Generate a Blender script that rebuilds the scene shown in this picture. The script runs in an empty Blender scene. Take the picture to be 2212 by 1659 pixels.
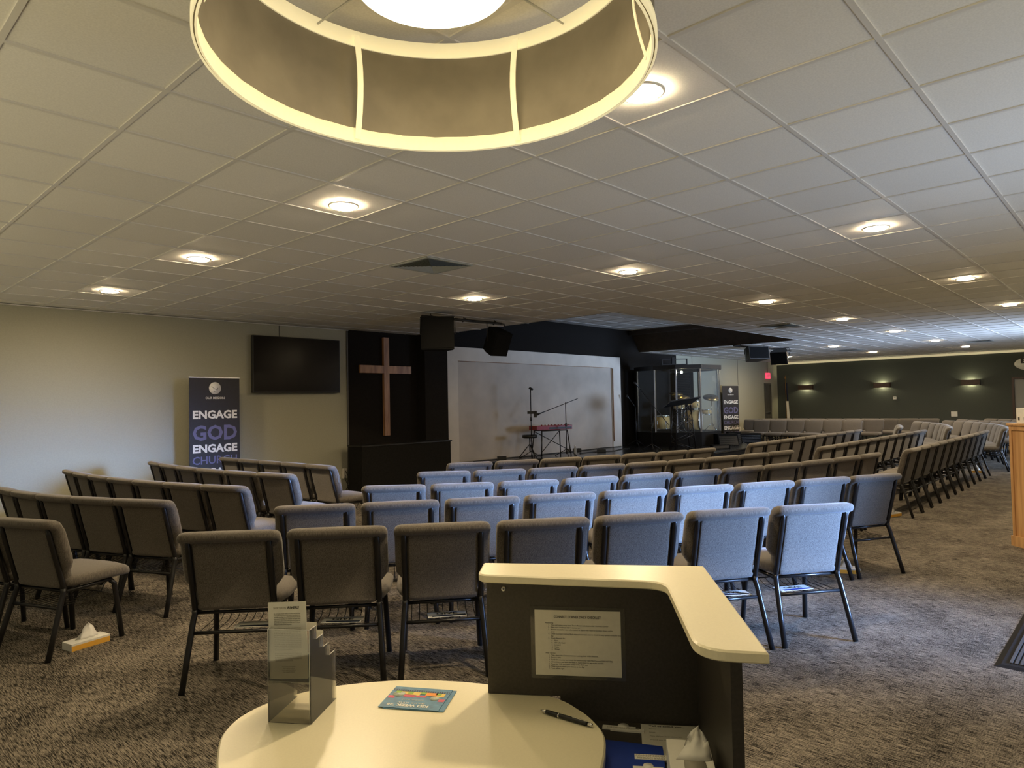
import bpy, math, random
from mathutils import Vector, Matrix
random.seed(7)
PI = math.pi
COL = bpy.context.scene.collection
CE = 2.935          # ceiling height
T = 0.6096          # ceiling tile

# ------------------------------------------------------------------ materials
def nt(name):
    m = bpy.data.materials.new(name); m.use_nodes = True
    n = m.node_tree.nodes; l = m.node_tree.links
    return m, n, l, n['Principled BSDF']
def mat(name, col, rough=.6, metal=0, noise=0, nscale=20, bump=0, emit=None, estr=0, sheen=0, spec=.5, stretch=None, coat=0):
    m, n, l, b = nt(name)
    b.inputs['Base Color'].default_value = (*col, 1); b.inputs['Roughness'].default_value = rough
    b.inputs['Metallic'].default_value = metal; b.inputs['Specular IOR Level'].default_value = spec
    b.inputs['Coat Weight'].default_value = coat
    if sheen: b.inputs['Sheen Weight'].default_value = sheen
    if emit: b.inputs['Emission Color'].default_value = (*emit, 1); b.inputs['Emission Strength'].default_value = estr
    if noise or bump:
        tc = n.new('ShaderNodeTexCoord'); mp = n.new('ShaderNodeMapping'); l.new(tc.outputs['Object'], mp.inputs['Vector'])
        if stretch: mp.inputs['Scale'].default_value = stretch
        t = n.new('ShaderNodeTexNoise'); t.inputs['Scale'].default_value = nscale; t.inputs['Detail'].default_value = 4
        l.new(mp.outputs[0], t.inputs['Vector'])
        if noise:
            r = n.new('ShaderNodeMapRange'); r.inputs['From Min'].default_value = .3; r.inputs['From Max'].default_value = .7
            r.inputs['To Min'].default_value = 1 - noise; r.inputs['To Max'].default_value = 1 + noise
            l.new(t.outputs['Fac'], r.inputs['Value'])
            x = n.new('ShaderNodeVectorMath'); x.operation = 'SCALE'; x.inputs[0].default_value = col
            l.new(r.outputs[0], x.inputs['Scale']); l.new(x.outputs[0], b.inputs['Base Color'])
        if bump:
            bp = n.new('ShaderNodeBump'); bp.inputs['Strength'].default_value = bump; bp.inputs['Distance'].default_value = .003
            l.new(t.outputs['Fac'], bp.inputs['Height']); l.new(bp.outputs[0], b.inputs['Normal'])
    return m
def glass(name, tint=(.95, .97, .98), alpha=.12, rough=.03, ior=1.45):
    m, n, l, b = nt(name)
    out = n['Material Output']; tr = n.new('ShaderNodeBsdfTransparent'); tr.inputs[0].default_value = (*tint, 1)
    gl = n.new('ShaderNodeBsdfGlossy'); gl.inputs['Roughness'].default_value = rough
    df = n.new('ShaderNodeBsdfDiffuse'); df.inputs[0].default_value = (.8, .8, .78, 1)
    fr = n.new('ShaderNodeFresnel'); fr.inputs['IOR'].default_value = ior
    m1 = n.new('ShaderNodeMixShader'); m2 = n.new('ShaderNodeMixShader'); m2.inputs[0].default_value = alpha
    l.new(fr.outputs[0], m1.inputs[0]); l.new(tr.outputs[0], m1.inputs[1]); l.new(gl.outputs[0], m1.inputs[2])
    l.new(m1.outputs[0], m2.inputs[1]); l.new(df.outputs[0], m2.inputs[2]); l.new(m2.outputs[0], out.inputs['Surface'])
    return m
def carpet_mat():
    m, n, l, b = nt('carpet')
    tc = n.new('ShaderNodeTexCoord')
    def noise(scale, sc, det=3):
        mp = n.new('ShaderNodeMapping'); mp.inputs['Scale'].default_value = sc; l.new(tc.outputs['Object'], mp.inputs['Vector'])
        t = n.new('ShaderNodeTexNoise'); t.inputs['Scale'].default_value = scale; t.inputs['Detail'].default_value = det
        l.new(mp.outputs[0], t.inputs['Vector']); return t.outputs['Fac']
    def mth(op, a, c):
        x = n.new('ShaderNodeMath'); x.operation = op
        for i, v in enumerate((a, c)):
            if isinstance(v, (int, float)): x.inputs[i].default_value = v
            else: l.new(v, x.inputs[i])
        return x.outputs[0]
    a = noise(15, (15, 1, 1)); c = noise(20, (1, 9, 1)); d = noise(170, (1, 1, 1), 2); e = noise(3.2, (1, 1, 1))
    s = mth('ADD', mth('MULTIPLY', a, .95), mth('MULTIPLY', c, .25))
    s = mth('ADD', s, mth('MULTIPLY', d, .5)); s = mth('ADD', s, mth('MULTIPLY', e, .25))
    cr = n.new('ShaderNodeValToRGB'); e_ = cr.color_ramp.elements
    e_[0].position = .97; e_[0].color = (.012, .010, .008, 1); e_[1].position = 1.45; e_[1].color = (.30, .26, .21, 1)
    s2 = mth('SUBTRACT', s, .0)
    r = n.new('ShaderNodeMapRange'); r.inputs['From Min'].default_value = .86; r.inputs['From Max'].default_value = 1.12
    l.new(s2, r.inputs['Value'])
    e_[0].position = 0; e_[1].position = 1
    l.new(r.outputs[0], cr.inputs[0]); l.new(cr.outputs[0], b.inputs['Base Color'])
    b.inputs['Roughness'].default_value = .95; b.inputs['Specular IOR Level'].default_value = .15
    bp = n.new('ShaderNodeBump'); bp.inputs['Strength'].default_value = .8; bp.inputs['Distance'].default_value = .006
    l.new(s, bp.inputs['Height']); l.new(bp.outputs[0], b.inputs['Normal'])
    return m
def fabric_mat():
    m, n, l, b = nt('chair_fabric')
    tc = n.new('ShaderNodeTexCoord'); mp = n.new('ShaderNodeMapping'); mp.inputs['Scale'].default_value = (1, 1, .09)
    l.new(tc.outputs['Object'], mp.inputs['Vector'])
    t = n.new('ShaderNodeTexNoise'); t.inputs['Scale'].default_value = 480; t.inputs['Detail'].default_value = 3; l.new(mp.outputs[0], t.inputs['Vector'])
    cr = n.new('ShaderNodeValToRGB'); cr.color_ramp.elements[0].position = .3; cr.color_ramp.elements[0].color = (.062, .053, .044, 1)
    cr.color_ramp.elements[1].position = .72; cr.color_ramp.elements[1].color = (.205, .178, .148, 1)
    l.new(t.outputs['Fac'], cr.inputs[0]); l.new(cr.outputs[0], b.inputs['Base Color'])
    b.inputs['Roughness'].default_value = .9; b.inputs['Specular IOR Level'].default_value = .2; b.inputs['Sheen Weight'].default_value = .25
    bp = n.new('ShaderNodeBump'); bp.inputs['Strength'].default_value = .35; bp.inputs['Distance'].default_value = .002
    l.new(t.outputs['Fac'], bp.inputs['Height']); l.new(bp.outputs[0], b.inputs['Normal'])
    return m
def tile_mat():
    m, n, l, b = nt('ceiling_tile')
    tc = n.new('ShaderNodeTexCoord')
    t = n.new('ShaderNodeTexNoise'); t.inputs['Scale'].default_value = 120; t.inputs['Detail'].default_value = 3; l.new(tc.outputs['Object'], t.inputs['Vector'])
    mp = n.new('ShaderNodeMapping'); mp.inputs['Location'].default_value = (-.93435, -.23293, 0); mp.inputs['Scale'].default_value = (1 / T, 1 / T, 1)
    l.new(tc.outputs['Object'], mp.inputs['Vector'])
    fl = n.new('ShaderNodeVectorMath'); fl.operation = 'FLOOR'; l.new(mp.outputs[0], fl.inputs[0])
    wn = n.new('ShaderNodeTexWhiteNoise'); l.new(fl.outputs[0], wn.inputs['Vector'])
    r = n.new('ShaderNodeMapRange'); r.inputs['To Min'].default_value = .94; r.inputs['To Max'].default_value = 1.03; l.new(wn.outputs['Value'], r.inputs['Value'])
    r2 = n.new('ShaderNodeMapRange'); r2.inputs['From Min'].default_value = .3; r2.inputs['From Max'].default_value = .7
    r2.inputs['To Min'].default_value = .93; r2.inputs['To Max'].default_value = 1.05; l.new(t.outputs['Fac'], r2.inputs['Value'])
    mu = n.new('ShaderNodeMath'); mu.operation = 'MULTIPLY'; l.new(r.outputs[0], mu.inputs[0]); l.new(r2.outputs[0], mu.inputs[1])
    x = n.new('ShaderNodeVectorMath'); x.operation = 'SCALE'; x.inputs[0].default_value = (.72, .70, .66); l.new(mu.outputs[0], x.inputs['Scale'])
    l.new(x.outputs[0], b.inputs['Base Color']); b.inputs['Roughness'].default_value = .85; b.inputs['Specular IOR Level'].default_value = .3
    bp = n.new('ShaderNodeBump'); bp.inputs['Strength'].default_value = .15; bp.inputs['Distance'].default_value = .002
    l.new(t.outputs['Fac'], bp.inputs['Height']); l.new(bp.outputs[0], b.inputs['Normal'])
    return m
def wood_mat(name, c1, c2, scale=6, stretch=(1, 1, .12), rough=.45):
    m, n, l, b = nt(name)
    tc = n.new('ShaderNodeTexCoord'); mp = n.new('ShaderNodeMapping'); mp.inputs['Scale'].default_value = stretch
    l.new(tc.outputs['Object'], mp.inputs['Vector'])
    t = n.new('ShaderNodeTexNoise'); t.inputs['Scale'].default_value = scale * 5; t.inputs['Detail'].default_value = 6; t.inputs['Distortion'].default_value = .6
    l.new(mp.outputs[0], t.inputs['Vector'])
    cr = n.new('ShaderNodeValToRGB'); cr.color_ramp.elements[0].position = .32; cr.color_ramp.elements[0].color = (*c1, 1)
    cr.color_ramp.elements[1].position = .68; cr.color_ramp.elements[1].color = (*c2, 1)
    l.new(t.outputs['Fac'], cr.inputs[0]); l.new(cr.outputs[0], b.inputs['Base Color']); b.inputs['Roughness'].default_value = rough
    return m
M = {}
M['carpet'] = carpet_mat(); M['fabric'] = fabric_mat(); M['tile'] = tile_mat()
M['grid'] = mat('ceiling_grid_metal', (.62, .60, .57), .4)
M['wall'] = mat('wall_cream', (.38, .37, .285), .8, noise=.04, nscale=60, bump=.1)
M['blackwall'] = mat('wall_black', (.017, .0145, .0125), .9, spec=.1, noise=.12, nscale=30)
M['greenwall'] = mat('wall_green', (.066, .075, .064), .85, noise=.08, nscale=50, bump=.15)
M['cove'] = mat('cove_cream_glow', (.75, .68, .48), .6, emit=(1, .85, .5), estr=.35)  # glow put into the trim for the lit strip at the wall top
M['brownduct'] = mat('duct_brown', (.075, .058, .046), .7, noise=.15, nscale=8)
M['frame'] = mat('black_frame', (.012, .011, .011), .32, noise=.1, nscale=60, spec=.5)
M['speakerblack'] = mat('speaker_black', (.005, .005, .005), .8, noise=.2, nscale=60, spec=.1)
M['black'] = mat('black_plastic', (.012, .012, .012), .45, noise=.1, nscale=40)
M['blackmatte'] = mat('black_matte', (.013, .012, .011), .9, spec=.15, noise=.2, nscale=30)
M['stage'] = mat('stage_black', (.016, .016, .017), .22, noise=.25, nscale=6)
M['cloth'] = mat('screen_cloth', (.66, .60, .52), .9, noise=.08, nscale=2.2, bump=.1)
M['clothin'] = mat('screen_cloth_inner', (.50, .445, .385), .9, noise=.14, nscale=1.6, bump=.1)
M['cross'] = wood_mat('cross_wood', (.24, .11, .05), (.50, .27, .13), 3)
M['oak'] = wood_mat('oak_wood', (.42, .22, .085), (.66, .39, .17), 5, (1, 1, .06))
M['screen'] = mat('tv_screen', (.007, .005, .004), .22, noise=.1, nscale=5, spec=.15)
M['banner'] = mat('banner_black', (.018, .016, .018), .6, noise=.1, nscale=20)
M['white'] = mat('print_white', (.80, .78, .72), .6, noise=.03, nscale=40)
M['purple'] = mat('print_purple', (.135, .125, .24), .6, noise=.03, nscale=40)
M['alu'] = mat('aluminium', (.55, .55, .55), .3, metal=1, noise=.05, nscale=30)
M['chrome'] = mat('chrome', (.8, .8, .8), .12, metal=1, noise=.03, nscale=30)
M['cream'] = mat('laminate_cream', (.82, .75, .54), .32, noise=.025, nscale=200)
M['creamedge'] = mat('laminate_edge', (.74, .68, .50), .4, noise=.02, nscale=60)
M['desk'] = mat('desk_charcoal', (.046, .040, .034), .5, noise=.18, nscale=160)
M['paper'] = mat('paper', (.72, .70, .62), .7, noise=.03, nscale=60)
M['ink'] = mat('ink', (.05, .045, .04), .7, noise=.05, nscale=60)
M['inkgrey'] = mat('ink_grey', (.33, .31, .26), .7, noise=.05, nscale=60)
M['blue'] = mat('folder_blue', (.014, .045, .33), .45, noise=.05, nscale=60)
M['cardblue'] = mat('card_blue', (.085, .22, .36), .45, noise=.25, nscale=60)
M['navy'] = mat('card_navy', (.02, .03, .06), .5, noise=.1, nscale=60)
M['yellow'] = mat('box_yellow', (.85, .45, .06), .55, noise=.04, nscale=60)
M['red'] = mat('keyboard_red', (.26, .012, .016), .3, noise=.1, nscale=20)
M['redprint'] = mat('print_red', (.62, .10, .045), .6, noise=.05, nscale=20)
M['pink'] = mat('print_pink', (.62, .10, .16), .6, noise=.1, nscale=60)
M['green'] = mat('print_green', (.28, .45, .05), .6, noise=.1, nscale=60)
M['orange'] = mat('print_orange', (.85, .30, .04), .6, noise=.1, nscale=60)
M['gold'] = mat('print_yellow', (.75, .55, .14), .6, noise=.1, nscale=60)
M['tissue'] = mat('tissue', (.85, .83, .78), .9, noise=.03, nscale=40)
M['fabricgrey'] = mat('lamp_fabric', (.25, .22, .175), .9, noise=.12, nscale=7, bump=.1)
M['band'] = mat('lamp_band_glow', (.86, .78, .56), .7, noise=.03, nscale=60, emit=(1, .86, .5), estr=.45)  # cream fabric, with the lamp's light on it painted in as glow
M['diffuser'] = mat('lamp_diffuser', (.9, .88, .8), .5, noise=.01, nscale=10, emit=(1, .80, .45), estr=13)
M['bulb'] = mat('downlight_lens', (.9, .88, .8), .5, noise=.01, nscale=10, emit=(1, .78, .48), estr=540)
M['trim'] = mat('downlight_trim', (.7, .66, .58), .5, noise=.02, nscale=20)
M['sconce'] = mat('sconce_bronze', (.07, .04, .028), .5, noise=.1, nscale=20)
M['sconcebulb'] = mat('sconce_bulb', (.9, .9, .8), .5, noise=.01, nscale=10, emit=(1, .92, .55), estr=300)
M['exit'] = mat('exit_red', (.7, .06, .10), .5, noise=.02, nscale=20, emit=(1, .08, .16), estr=1.0)
M['door'] = mat('door_grey', (.10, .095, .08), .6, noise=.05, nscale=20)
M['glass'] = glass('booth_glass', alpha=.03, ior=1.14)
M['acrylic'] = glass('clear_acrylic', (.95, .94, .90), .05)
M['doorglass'] = glass('door_glass', (.8, .82, .8), .35)
M['mat'] = mat('rubber_mat', (.05, .052, .058), .75, noise=.3, nscale=300, bump=.4)
M['matrim'] = mat('rubber_trim', (.018, .018, .02), .8, spec=.1, noise=.1, nscale=60)
M['drum'] = mat('drum_cream', (.60, .42, .17), .3, noise=.08, nscale=20)
M['brass'] = mat('cymbal_brass', (.45, .30, .10), .3, metal=1, noise=.15, nscale=12)
M['flag'] = mat('flag_cloth', (.72, .68, .60), .9, noise=.05, nscale=10)
M['flagdark'] = mat('flag_navy', (.02, .025, .05), .9, noise=.1, nscale=10)
M['bottle'] = glass('bottle_plastic', (.9, .93, .95), .3)
M['skin'] = mat('print_photo', (.45, .25, .17), .6, noise=.4, nscale=60)
M['vent'] = mat('vent_grey', (.34, .36, .34), .5, noise=.05, nscale=30)
M['ventdark'] = mat('vent_dark', (.02, .02, .018), .9, noise=.1, nscale=30)

# ------------------------------------------------------------------ mesh helpers
class MB:
    def __init__(s): s.v = []; s.f = []; s.sm = []
    def add(s, vs, fs, smooth=False):
        o = len(s.v); s.v += [tuple(v) for v in vs]; s.f += [tuple(i + o for i in f) for f in fs]; s.sm += [smooth] * len(fs); return s
    def box(s, x0, x1, y0, y1, z0, z1, mtx=None, bev=0):
        if bev:
            b = bev
            ring = lambda xa, xb, ya, yb, z: [(xa, ya, z), (xb, ya, z), (xb, yb, z), (xa, yb, z)]
            rs = [ring(x0 + b, x1 - b, y0 + b, y1 - b, z0), ring(x0, x1, y0, y1, z0 + b), ring(x0, x1, y0, y1, z1 - b), ring(x0 + b, x1 - b, y0 + b, y1 - b, z1)]
            return s.loft(rs, mtx=mtx)
        vs = [(x0, y0, z0), (x1, y0, z0), (x1, y1, z0), (x0, y1, z0), (x0, y0, z1), (x1, y0, z1), (x1, y1, z1), (x0, y1, z1)]
        if mtx: vs = [mtx @ Vector(v) for v in vs]
        return s.add(vs, [(3, 2, 1, 0), (4, 5, 6, 7), (0, 1, 5, 4), (1, 2, 6, 5), (2, 3, 7, 6), (3, 0, 4, 7)])
    def loft(s, rings, smooth=False, cap=True, mtx=None):
        n = len(rings[0]); vs = [v for r in rings for v in r]
        if mtx: vs = [mtx @ Vector(v) for v in vs]
        fs = [(k * n + i, k * n + (i + 1) % n, (k + 1) * n + (i + 1) % n, (k + 1) * n + i) for k in range(len(rings) - 1) for i in range(n)]
        if cap: fs += [tuple(range(n - 1, -1, -1)), tuple((len(rings) - 1) * n + i for i in range(n))]
        return s.add(vs, fs, smooth)
    def prism(s, pts, z0, z1, mtx=None, bev=0):
        return s.loft([[(x, y, z0) for x, y in pts], [(x, y, z1) for x, y in pts]], mtx=mtx)
    def cyl(s, c, r, h, n=16, r2=None, smooth=True, mtx=None):
        r2 = r if r2 is None else r2
        return s.loft([[(c[0] + q * math.cos(2 * PI * i / n), c[1] + q * math.sin(2 * PI * i / n), z) for i in range(n)] for q, z in ((r, c[2]), (r2, c[2] + h))], smooth, mtx=mtx)
    def lathe(s, c, prof, n=24, smooth=True, mtx=None, cap=True):
        return s.loft([[(c[0] + r * math.cos(2 * PI * i / n), c[1] + r * math.sin(2 * PI * i / n), c[2] + z) for i in range(n)] for r, z in prof], smooth, cap=cap, mtx=mtx)
    def tube(s, pts, r, n=8, rr=None, smooth=True):
        pts = [Vector(p) for p in pts]; rings = []
        rr = rr or [r] * len(pts); up = None
        for i, p in enumerate(pts):
            d = (pts[min(i + 1, len(pts) - 1)] - pts[max(i - 1, 0)]).normalized()
            if up is None: up = Vector((0, 0, 1)) if abs(d.z) < .9 else Vector((0, 1, 0))
            a = d.cross(up).normalized(); b = a.cross(d).normalized(); up = b
            q = rr[i]; qa, qb = (q if isinstance(q, tuple) else (q, q))
            rings.append([p + a * qa * math.cos(2 * PI * k / n) + b * qb * math.sin(2 * PI * k / n) for k in range(n)])
        return s.loft(rings, smooth)
    def sphere(s, c, r, n=12, sz=1):
        return s.lathe(c, [(max(r * math.sin(a), 1e-4), -r * sz * math.cos(a)) for a in [PI * k / (n // 2 + 2) for k in range(n // 2 + 3)]], n)
    def mesh(s, name):
        me = bpy.data.meshes.new(name); me.from_pydata(s.v, [], s.f); me.update()
        for p, q in zip(me.polygons, s.sm): p.use_smooth = q
        return me
def link(name, me, m=None, parent=None, loc=None, rot=None):
    o = bpy.data.objects.new(name, me); COL.objects.link(o)
    if m is not None: me.materials.clear(); me.materials.append(m)
    if parent: o.parent = parent
    if loc: o.location = loc
    if rot: o.rotation_euler = rot
    return o
def part(name, mb, m, parent=None, loc=None, rot=None): return link(name, mb.mesh(name), m, parent, loc, rot)
def tag(o, label, cat, group=None):
    o['label'] = label; o['category'] = cat
    if group: o['group'] = group
    return o
def thing(name, label, cat, loc=(0, 0, 0), rz=0, group=None):
    o = bpy.data.objects.new(name, None); COL.objects.link(o); o.location = loc; o.rotation_euler = (0, 0, rz); o.empty_display_size = .1
    return tag(o, label, cat, group)
def struct(name, mb, m, kind='structure'):
    o = part(name, mb, m); o['kind'] = kind; return o
def text_mesh(body, size, bold=0, ext=.0006, align='CENTER', spacing=1.0, shear=0):
    c = bpy.data.curves.new('lettering', 'FONT'); c.body = body; c.size = size; c.align_x = align; c.extrude = ext; c.offset = bold; c.space_character = spacing; c.shear = shear
    c.resolution_u = 2
    o = bpy.data.objects.new('lettering', c); COL.objects.link(o)
    dg = bpy.context.evaluated_depsgraph_get(); me = bpy.data.meshes.new_from_object(o.evaluated_get(dg))
    bpy.data.objects.remove(o); bpy.data.curves.remove(c)
    return me
def letter(body, size, m, parent, mtx, bold=0, width=None, align='CENTER', ext=.0006, shear=0, name='lettering', spacing=1.0):
    me = text_mesh(body, size, bold, ext, align, spacing, shear)
    xs = [v.co.x for v in me.vertices]
    k = width / (max(xs) - min(xs)) if width else 1
    me.transform(mtx @ Matrix.Diagonal((k, 1, 1, 1)))
    return link(name, me, m, parent)
def copy_tree(o, parent=None):
    c = o.copy(); COL.objects.link(c)
    if parent: c.parent = parent
    for ch in list(o.children): copy_tree(ch, c)
    return c

# ------------------------------------------------------------------ room shell
struct('floor', MB().add([(-1.8, -3.2, 0), (27.2, -3.2, 0), (27.2, 11, 0), (-1.8, 11, 0)], [(0, 1, 2, 3)]), M['carpet'])
RX0, RX1, RY = (14 + .93435) * T, (27 + .93435) * T, (10 + .23293) * T      # stage ceiling recess
c = MB()
for x0, x1, y0, y1 in ((-1.8, 27.1, -1.3, RY), (-1.8, RX0, RY, 10.83), (RX1, 27.1, RY, 10.83)): c.box(x0, x1, y0, y1, CE, CE + .03)
c.box(RX0 - .02, RX1 + .02, RY - .02, 10.83, 3.53, 3.56)
struct('ceiling', c, M['tile'])
g = MB(); w = .012
for k in range(-5, 45):
    x = (k + .93435) * T
    if -1.7 < x < 27: g.box(x - w, x + w, -1.3, RY if RX0 - .01 < x < RX1 + .01 else 10.82, CE - .006, CE)
    if RX0 < x < RX1: g.box(x - w, x + w, RY, 10.82, 3.524, 3.53)
for k in range(-3, 20):
    y = (k + .23293) * T
    if -1.3 < y < 10.8:
        if y < RY + .01: g.box(-1.7, 27, y - w, y + w, CE - .007, CE)
        else: g.box(-1.7, RX0, y - w, y + w, CE - .007, CE); g.box(RX1, 27, y - w, y + w, CE - .007, CE); g.box(RX0, RX1, y - w, y + w, 3.523, 3.53)
g.box(-1.7, 7.17, 10.79, 10.83, CE - .02, CE - .008)
struct('trim_1', g, M['grid'])
r = MB()
r.box(RX0 - .03, RX0, RY, 10.83, CE, 3.53); r.box(RX0, RX1, RY - .03, RY, CE, 3.53)
struct('trim_2', r, M['blackwall'])
r = MB()
r.loft([[(RX1, RY, CE), (RX1 + .02, RY, CE), (RX1 + .02, RY, 3.53), (RX1 - .34, RY, 3.53), (RX1 - .34, RY, 3.40)], [(RX1, 10.83, CE), (RX1 + .02, 10.83, CE), (RX1 + .02, 10.83, 3.53), (RX1 - .34, 10.83, 3.53), (RX1 - .34, 10.83, 3.40)]])
r.box(RX1 - .55, RX1 - .42, RY, 10.8, 3.40, 3.50)
struct('trim_3', r, M['brownduct'])
wl = MB(); wl.box(-1.8, 7.168, 10.83, 10.95, 0, CE); wl.box(19.14, 25.72, 10.83, 10.95, 0, CE); wl.box(25.72, 26.36, 10.83, 10.95, 2.12, CE); wl.box(26.36, 27.0, 10.83, 10.95, 0, CE)
struct('wall_left', wl, M['wall'])
wb = MB(); wb.box(7.168, 19.14, 10.83, 10.95, 0, 3.55); struct('wall_stage', wb, M['blackwall'])
pl = MB(); pl.box(8.80, 9.40, 10.58, 10.83, 0, CE); struct('trim_4', pl, M['blackwall'])
sm = MB()
for x in (5.817, 20.14, 23.47): sm.box(x - .008, x + .008, 10.824, 10.83, 2.68 if x < 6 else (.25 if x > 23 else 2.5), CE)
sm.box(7.14, 7.168, 10.81, 10.83, 0, CE)
struct('trim_5', sm, M['door'])
gw = MB(); gw.box(27.0, 27.1, 3.28, 10.83, 0, CE); gw.box(27.0, 27.1, -1.3, 2.2, 0, CE); gw.box(27.0, 27.1, 2.2, 3.28, 2.06, CE)
struct('wall_far', gw, M['greenwall'])
cv = MB(); cv.box(26.93, 27.0, -1.3, 10.83, CE - .085, CE - .01); struct('trim_6', cv, M['cove'])
bb = MB(); bb.box(-1.7, 7.14, 10.815, 10.83, 0, .1); bb.box(21.2, 25.68, 10.815, 10.83, 0, .1); struct('baseboard_left', bb, M['wall'])
# doors
d1 = bpy.data.objects.new('door_1', None); COL.objects.link(d1); d1['kind'] = 'structure'; d1.location = (26.04, 10.83, 0)
part('door_frame', MB().box(-.32, -.27, -.02, .1, 0, 2.12).box(.27, .32, -.02, .1, 0, 2.12).box(-.27, .27, -.02, .1, 2.06, 2.12), M['door'], d1)
dl = part('door_leaf', MB().box(-.27, .27, .03, .08, 0, 2.06).box(-.02, .02, .015, .03, .1, 2.0), M['door'], d1)
part('push_bar', MB().tube([(-.22, -.01, 1.0), (.22, -.01, 1.0)], .02), M['alu'], dl)
d2 = bpy.data.objects.new('door_2', None); COL.objects.link(d2); d2['kind'] = 'structure'; d2.location = (27.0, 2.74, 0)
part('door_frame', MB().box(-.03, .1, .48, .54, 0, 2.06).box(-.03, .1, -.54, -.48, 0, 2.06).box(-.03, .1, -.48, .48, 2.0, 2.06), M['sconce'], d2)
part('door_glass', MB().box(.04, .05, -.48, .48, 0, 2.0), M['doorglass'], d2)
part('door_leaf', MB().box(.09, .12, -.48, .48, 0, 2.0), mat('room_beyond', (.42, .36, .29), .8, noise=.5, nscale=2.5), d2)

# ------------------------------------------------------------------ chairs
CW = .265
def yp(z): return -.150 - .27 * (z - .40)
def rrect(w, t, cx, cy, z, e=3.2, n=20, plane='xy', cz=0):
    out = []
    for i in range(n):
        a = 2 * PI * i / n + PI / n; ca, sa = math.cos(a), math.sin(a)
        x = cx + math.copysign(abs(ca) ** (2 / e), ca) * w; y = math.copysign(abs(sa) ** (2 / e), sa) * t
        out.append((x, cy + y, z) if plane == 'xy' else (x, z, cz + y))
    return out
def back_mb():
    s = MB()
    P = [(.435, .16, .015), (.440, .205, .034), (.47, .212, .040), (.515, .216, .043), (.54, .238, .043), (.57, .260, .043), (.62, CW, .043), (.70, CW, .043), (.765, CW, .042)]
    R = [rrect(w, t, 0, yp(z) + .048, z, 4) for z, w, t in P]
    for z, w, t, dy in ((.785, CW, .048, .040), (.796, CW + .002, .060, .026), (.812, CW + .002, .064, .020), (.829, CW - .004, .057, .018), (.840, CW - .016, .042, .014), (.846, CW - .04, .020, .010)):
        R.append(rrect(w, t, 0, yp(z) + dy, z, 4))
    return s.loft(R, True)
def rear_mb():
    s = MB()
    R = [rrect(w, t, 0, yp(z) + dy, z, 6) for z, w, t, dy in ((.405, .17, .008, .0), (.41, .192, .016, .0), (.43, .194, .018, .0), (.44, .190, .013, .003), (.62, .190, .013, .002), (.79, .190, .012, .004), (.80, .188, .009, .004))]
    return s.loft(R, True)
def seat_mb():
    s = MB()
    R = [rrect(w, t, 0, 0, y, 3.4, 20, 'xz', z) for y, w, t, z in ((-.145, .20, .012, .438), (-.14, .232, .036, .440), (-.10, .245, .044, .443), (.0, CW, .048, .445), (.15, CW, .050, .445), (.225, CW, .050, .441), (.265, CW - .008, .042, .432), (.285, CW - .03, .024, .420))]
    return s.loft([r[::-1] for r in R], True)
def chair_parts():
    P = {}
    P['seat'] = (seat_mb(), M['fabric']); P['backrest'] = (back_mb(), M['fabric']); P['rear_panel'] = (rear_mb(), M['fabric'])
    for s_ in (-1, 1):
        x = .212 * s_
        P['back_post%d' % s_] = (MB().tube([(x, yp(z) - .004, z) for z in (.385, .40, .50, .62, .75, .785, .80)], .01, 8, [(.0155, .016)] * 5 + [(.013, .012), (.004, .004)]), M['frame'])
        P['leg_r%d' % s_] = (MB().tube([(x, yp(.43) - .002, .41), (x, -.158, .385), (x * 1.02, -.172, .35), (x * 1.08, -.225, .17), (x * 1.13, -.275, .0)], .0165, 8), M['frame'])
        P['leg_f%d' % s_] = (MB().tube([(x, .16, .385), (x * 1.01, .185, .36), (x * 1.05, .205, .20), (x * 1.1, .225, .0)], .0165, 8), M['frame'])
    fr = MB()
    for s_ in (-1, 1): fr.tube([(.212 * s_, -.158, .388), (.214 * s_, .165, .392)], .012, 8)
    fr.tube([(-.212, .15, .388), (.212, .15, .388)], .01, 6); fr.tube([(-.212, -.14, .388), (.212, -.14, .388)], .01, 6)
    P['seat_frame'] = (fr, M['frame'])
    rk = MB(); rk.tube([(-.222, -.186, .292), (.222, -.186, .292)], .010, 6); rk.tube([(-.21, .10, .325), (.21, .10, .325)], .004, 5)
    for i in range(9): x = -.18 + i * .045; rk.tube([(x, -.184, .296), (x, .02, .296), (x, .10, .325)], .0024, 4)
    for s_ in (-1, 1): rk.tube([(.20 * s_, .10, .325), (.212 * s_, .13, .39)], .004, 5)
    P['book_rack'] = (rk, M['frame'])
    return {k: (a.mesh(k), b) for k, (a, b) in P.items()}
CP = chair_parts()
NAMES = {'back_post': 'back_post', 'leg_r': 'leg', 'leg_f': 'leg'}
def make_chair():
    t = thing('chapel_chair', 'x', 'chair')
    for k, (me, m) in CP.items():
        nm = next((v for q, v in NAMES.items() if k.startswith(q)), k)
        link(nm, me, m, t)
    return t
proto = [None]
ORD = ['first', 'second', 'third', 'fourth', 'fifth', 'sixth', 'seventh', 'eighth', 'ninth', 'tenth', 'eleventh', 'twelfth']
def place_chair(p, q, label, group):
    """p, q: left and right end of the top rear edge, seen from behind the chair"""
    if proto[0] is None: o = proto[0] = make_chair()
    else: o = copy_tree(proto[0])
    dx, dy = q[0] - p[0], q[1] - p[1]; L = math.hypot(dx, dy); fx, fy = -dy / L, dx / L
    o.location = ((p[0] + q[0]) / 2 + fx * .272, (p[1] + q[1]) / 2 + fy * .272, 0)
    o.rotation_euler = (0, 0, math.atan2(dy, dx))
    o['label'] = label; o['category'] = 'chair'; o['group'] = group
    return o
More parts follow.
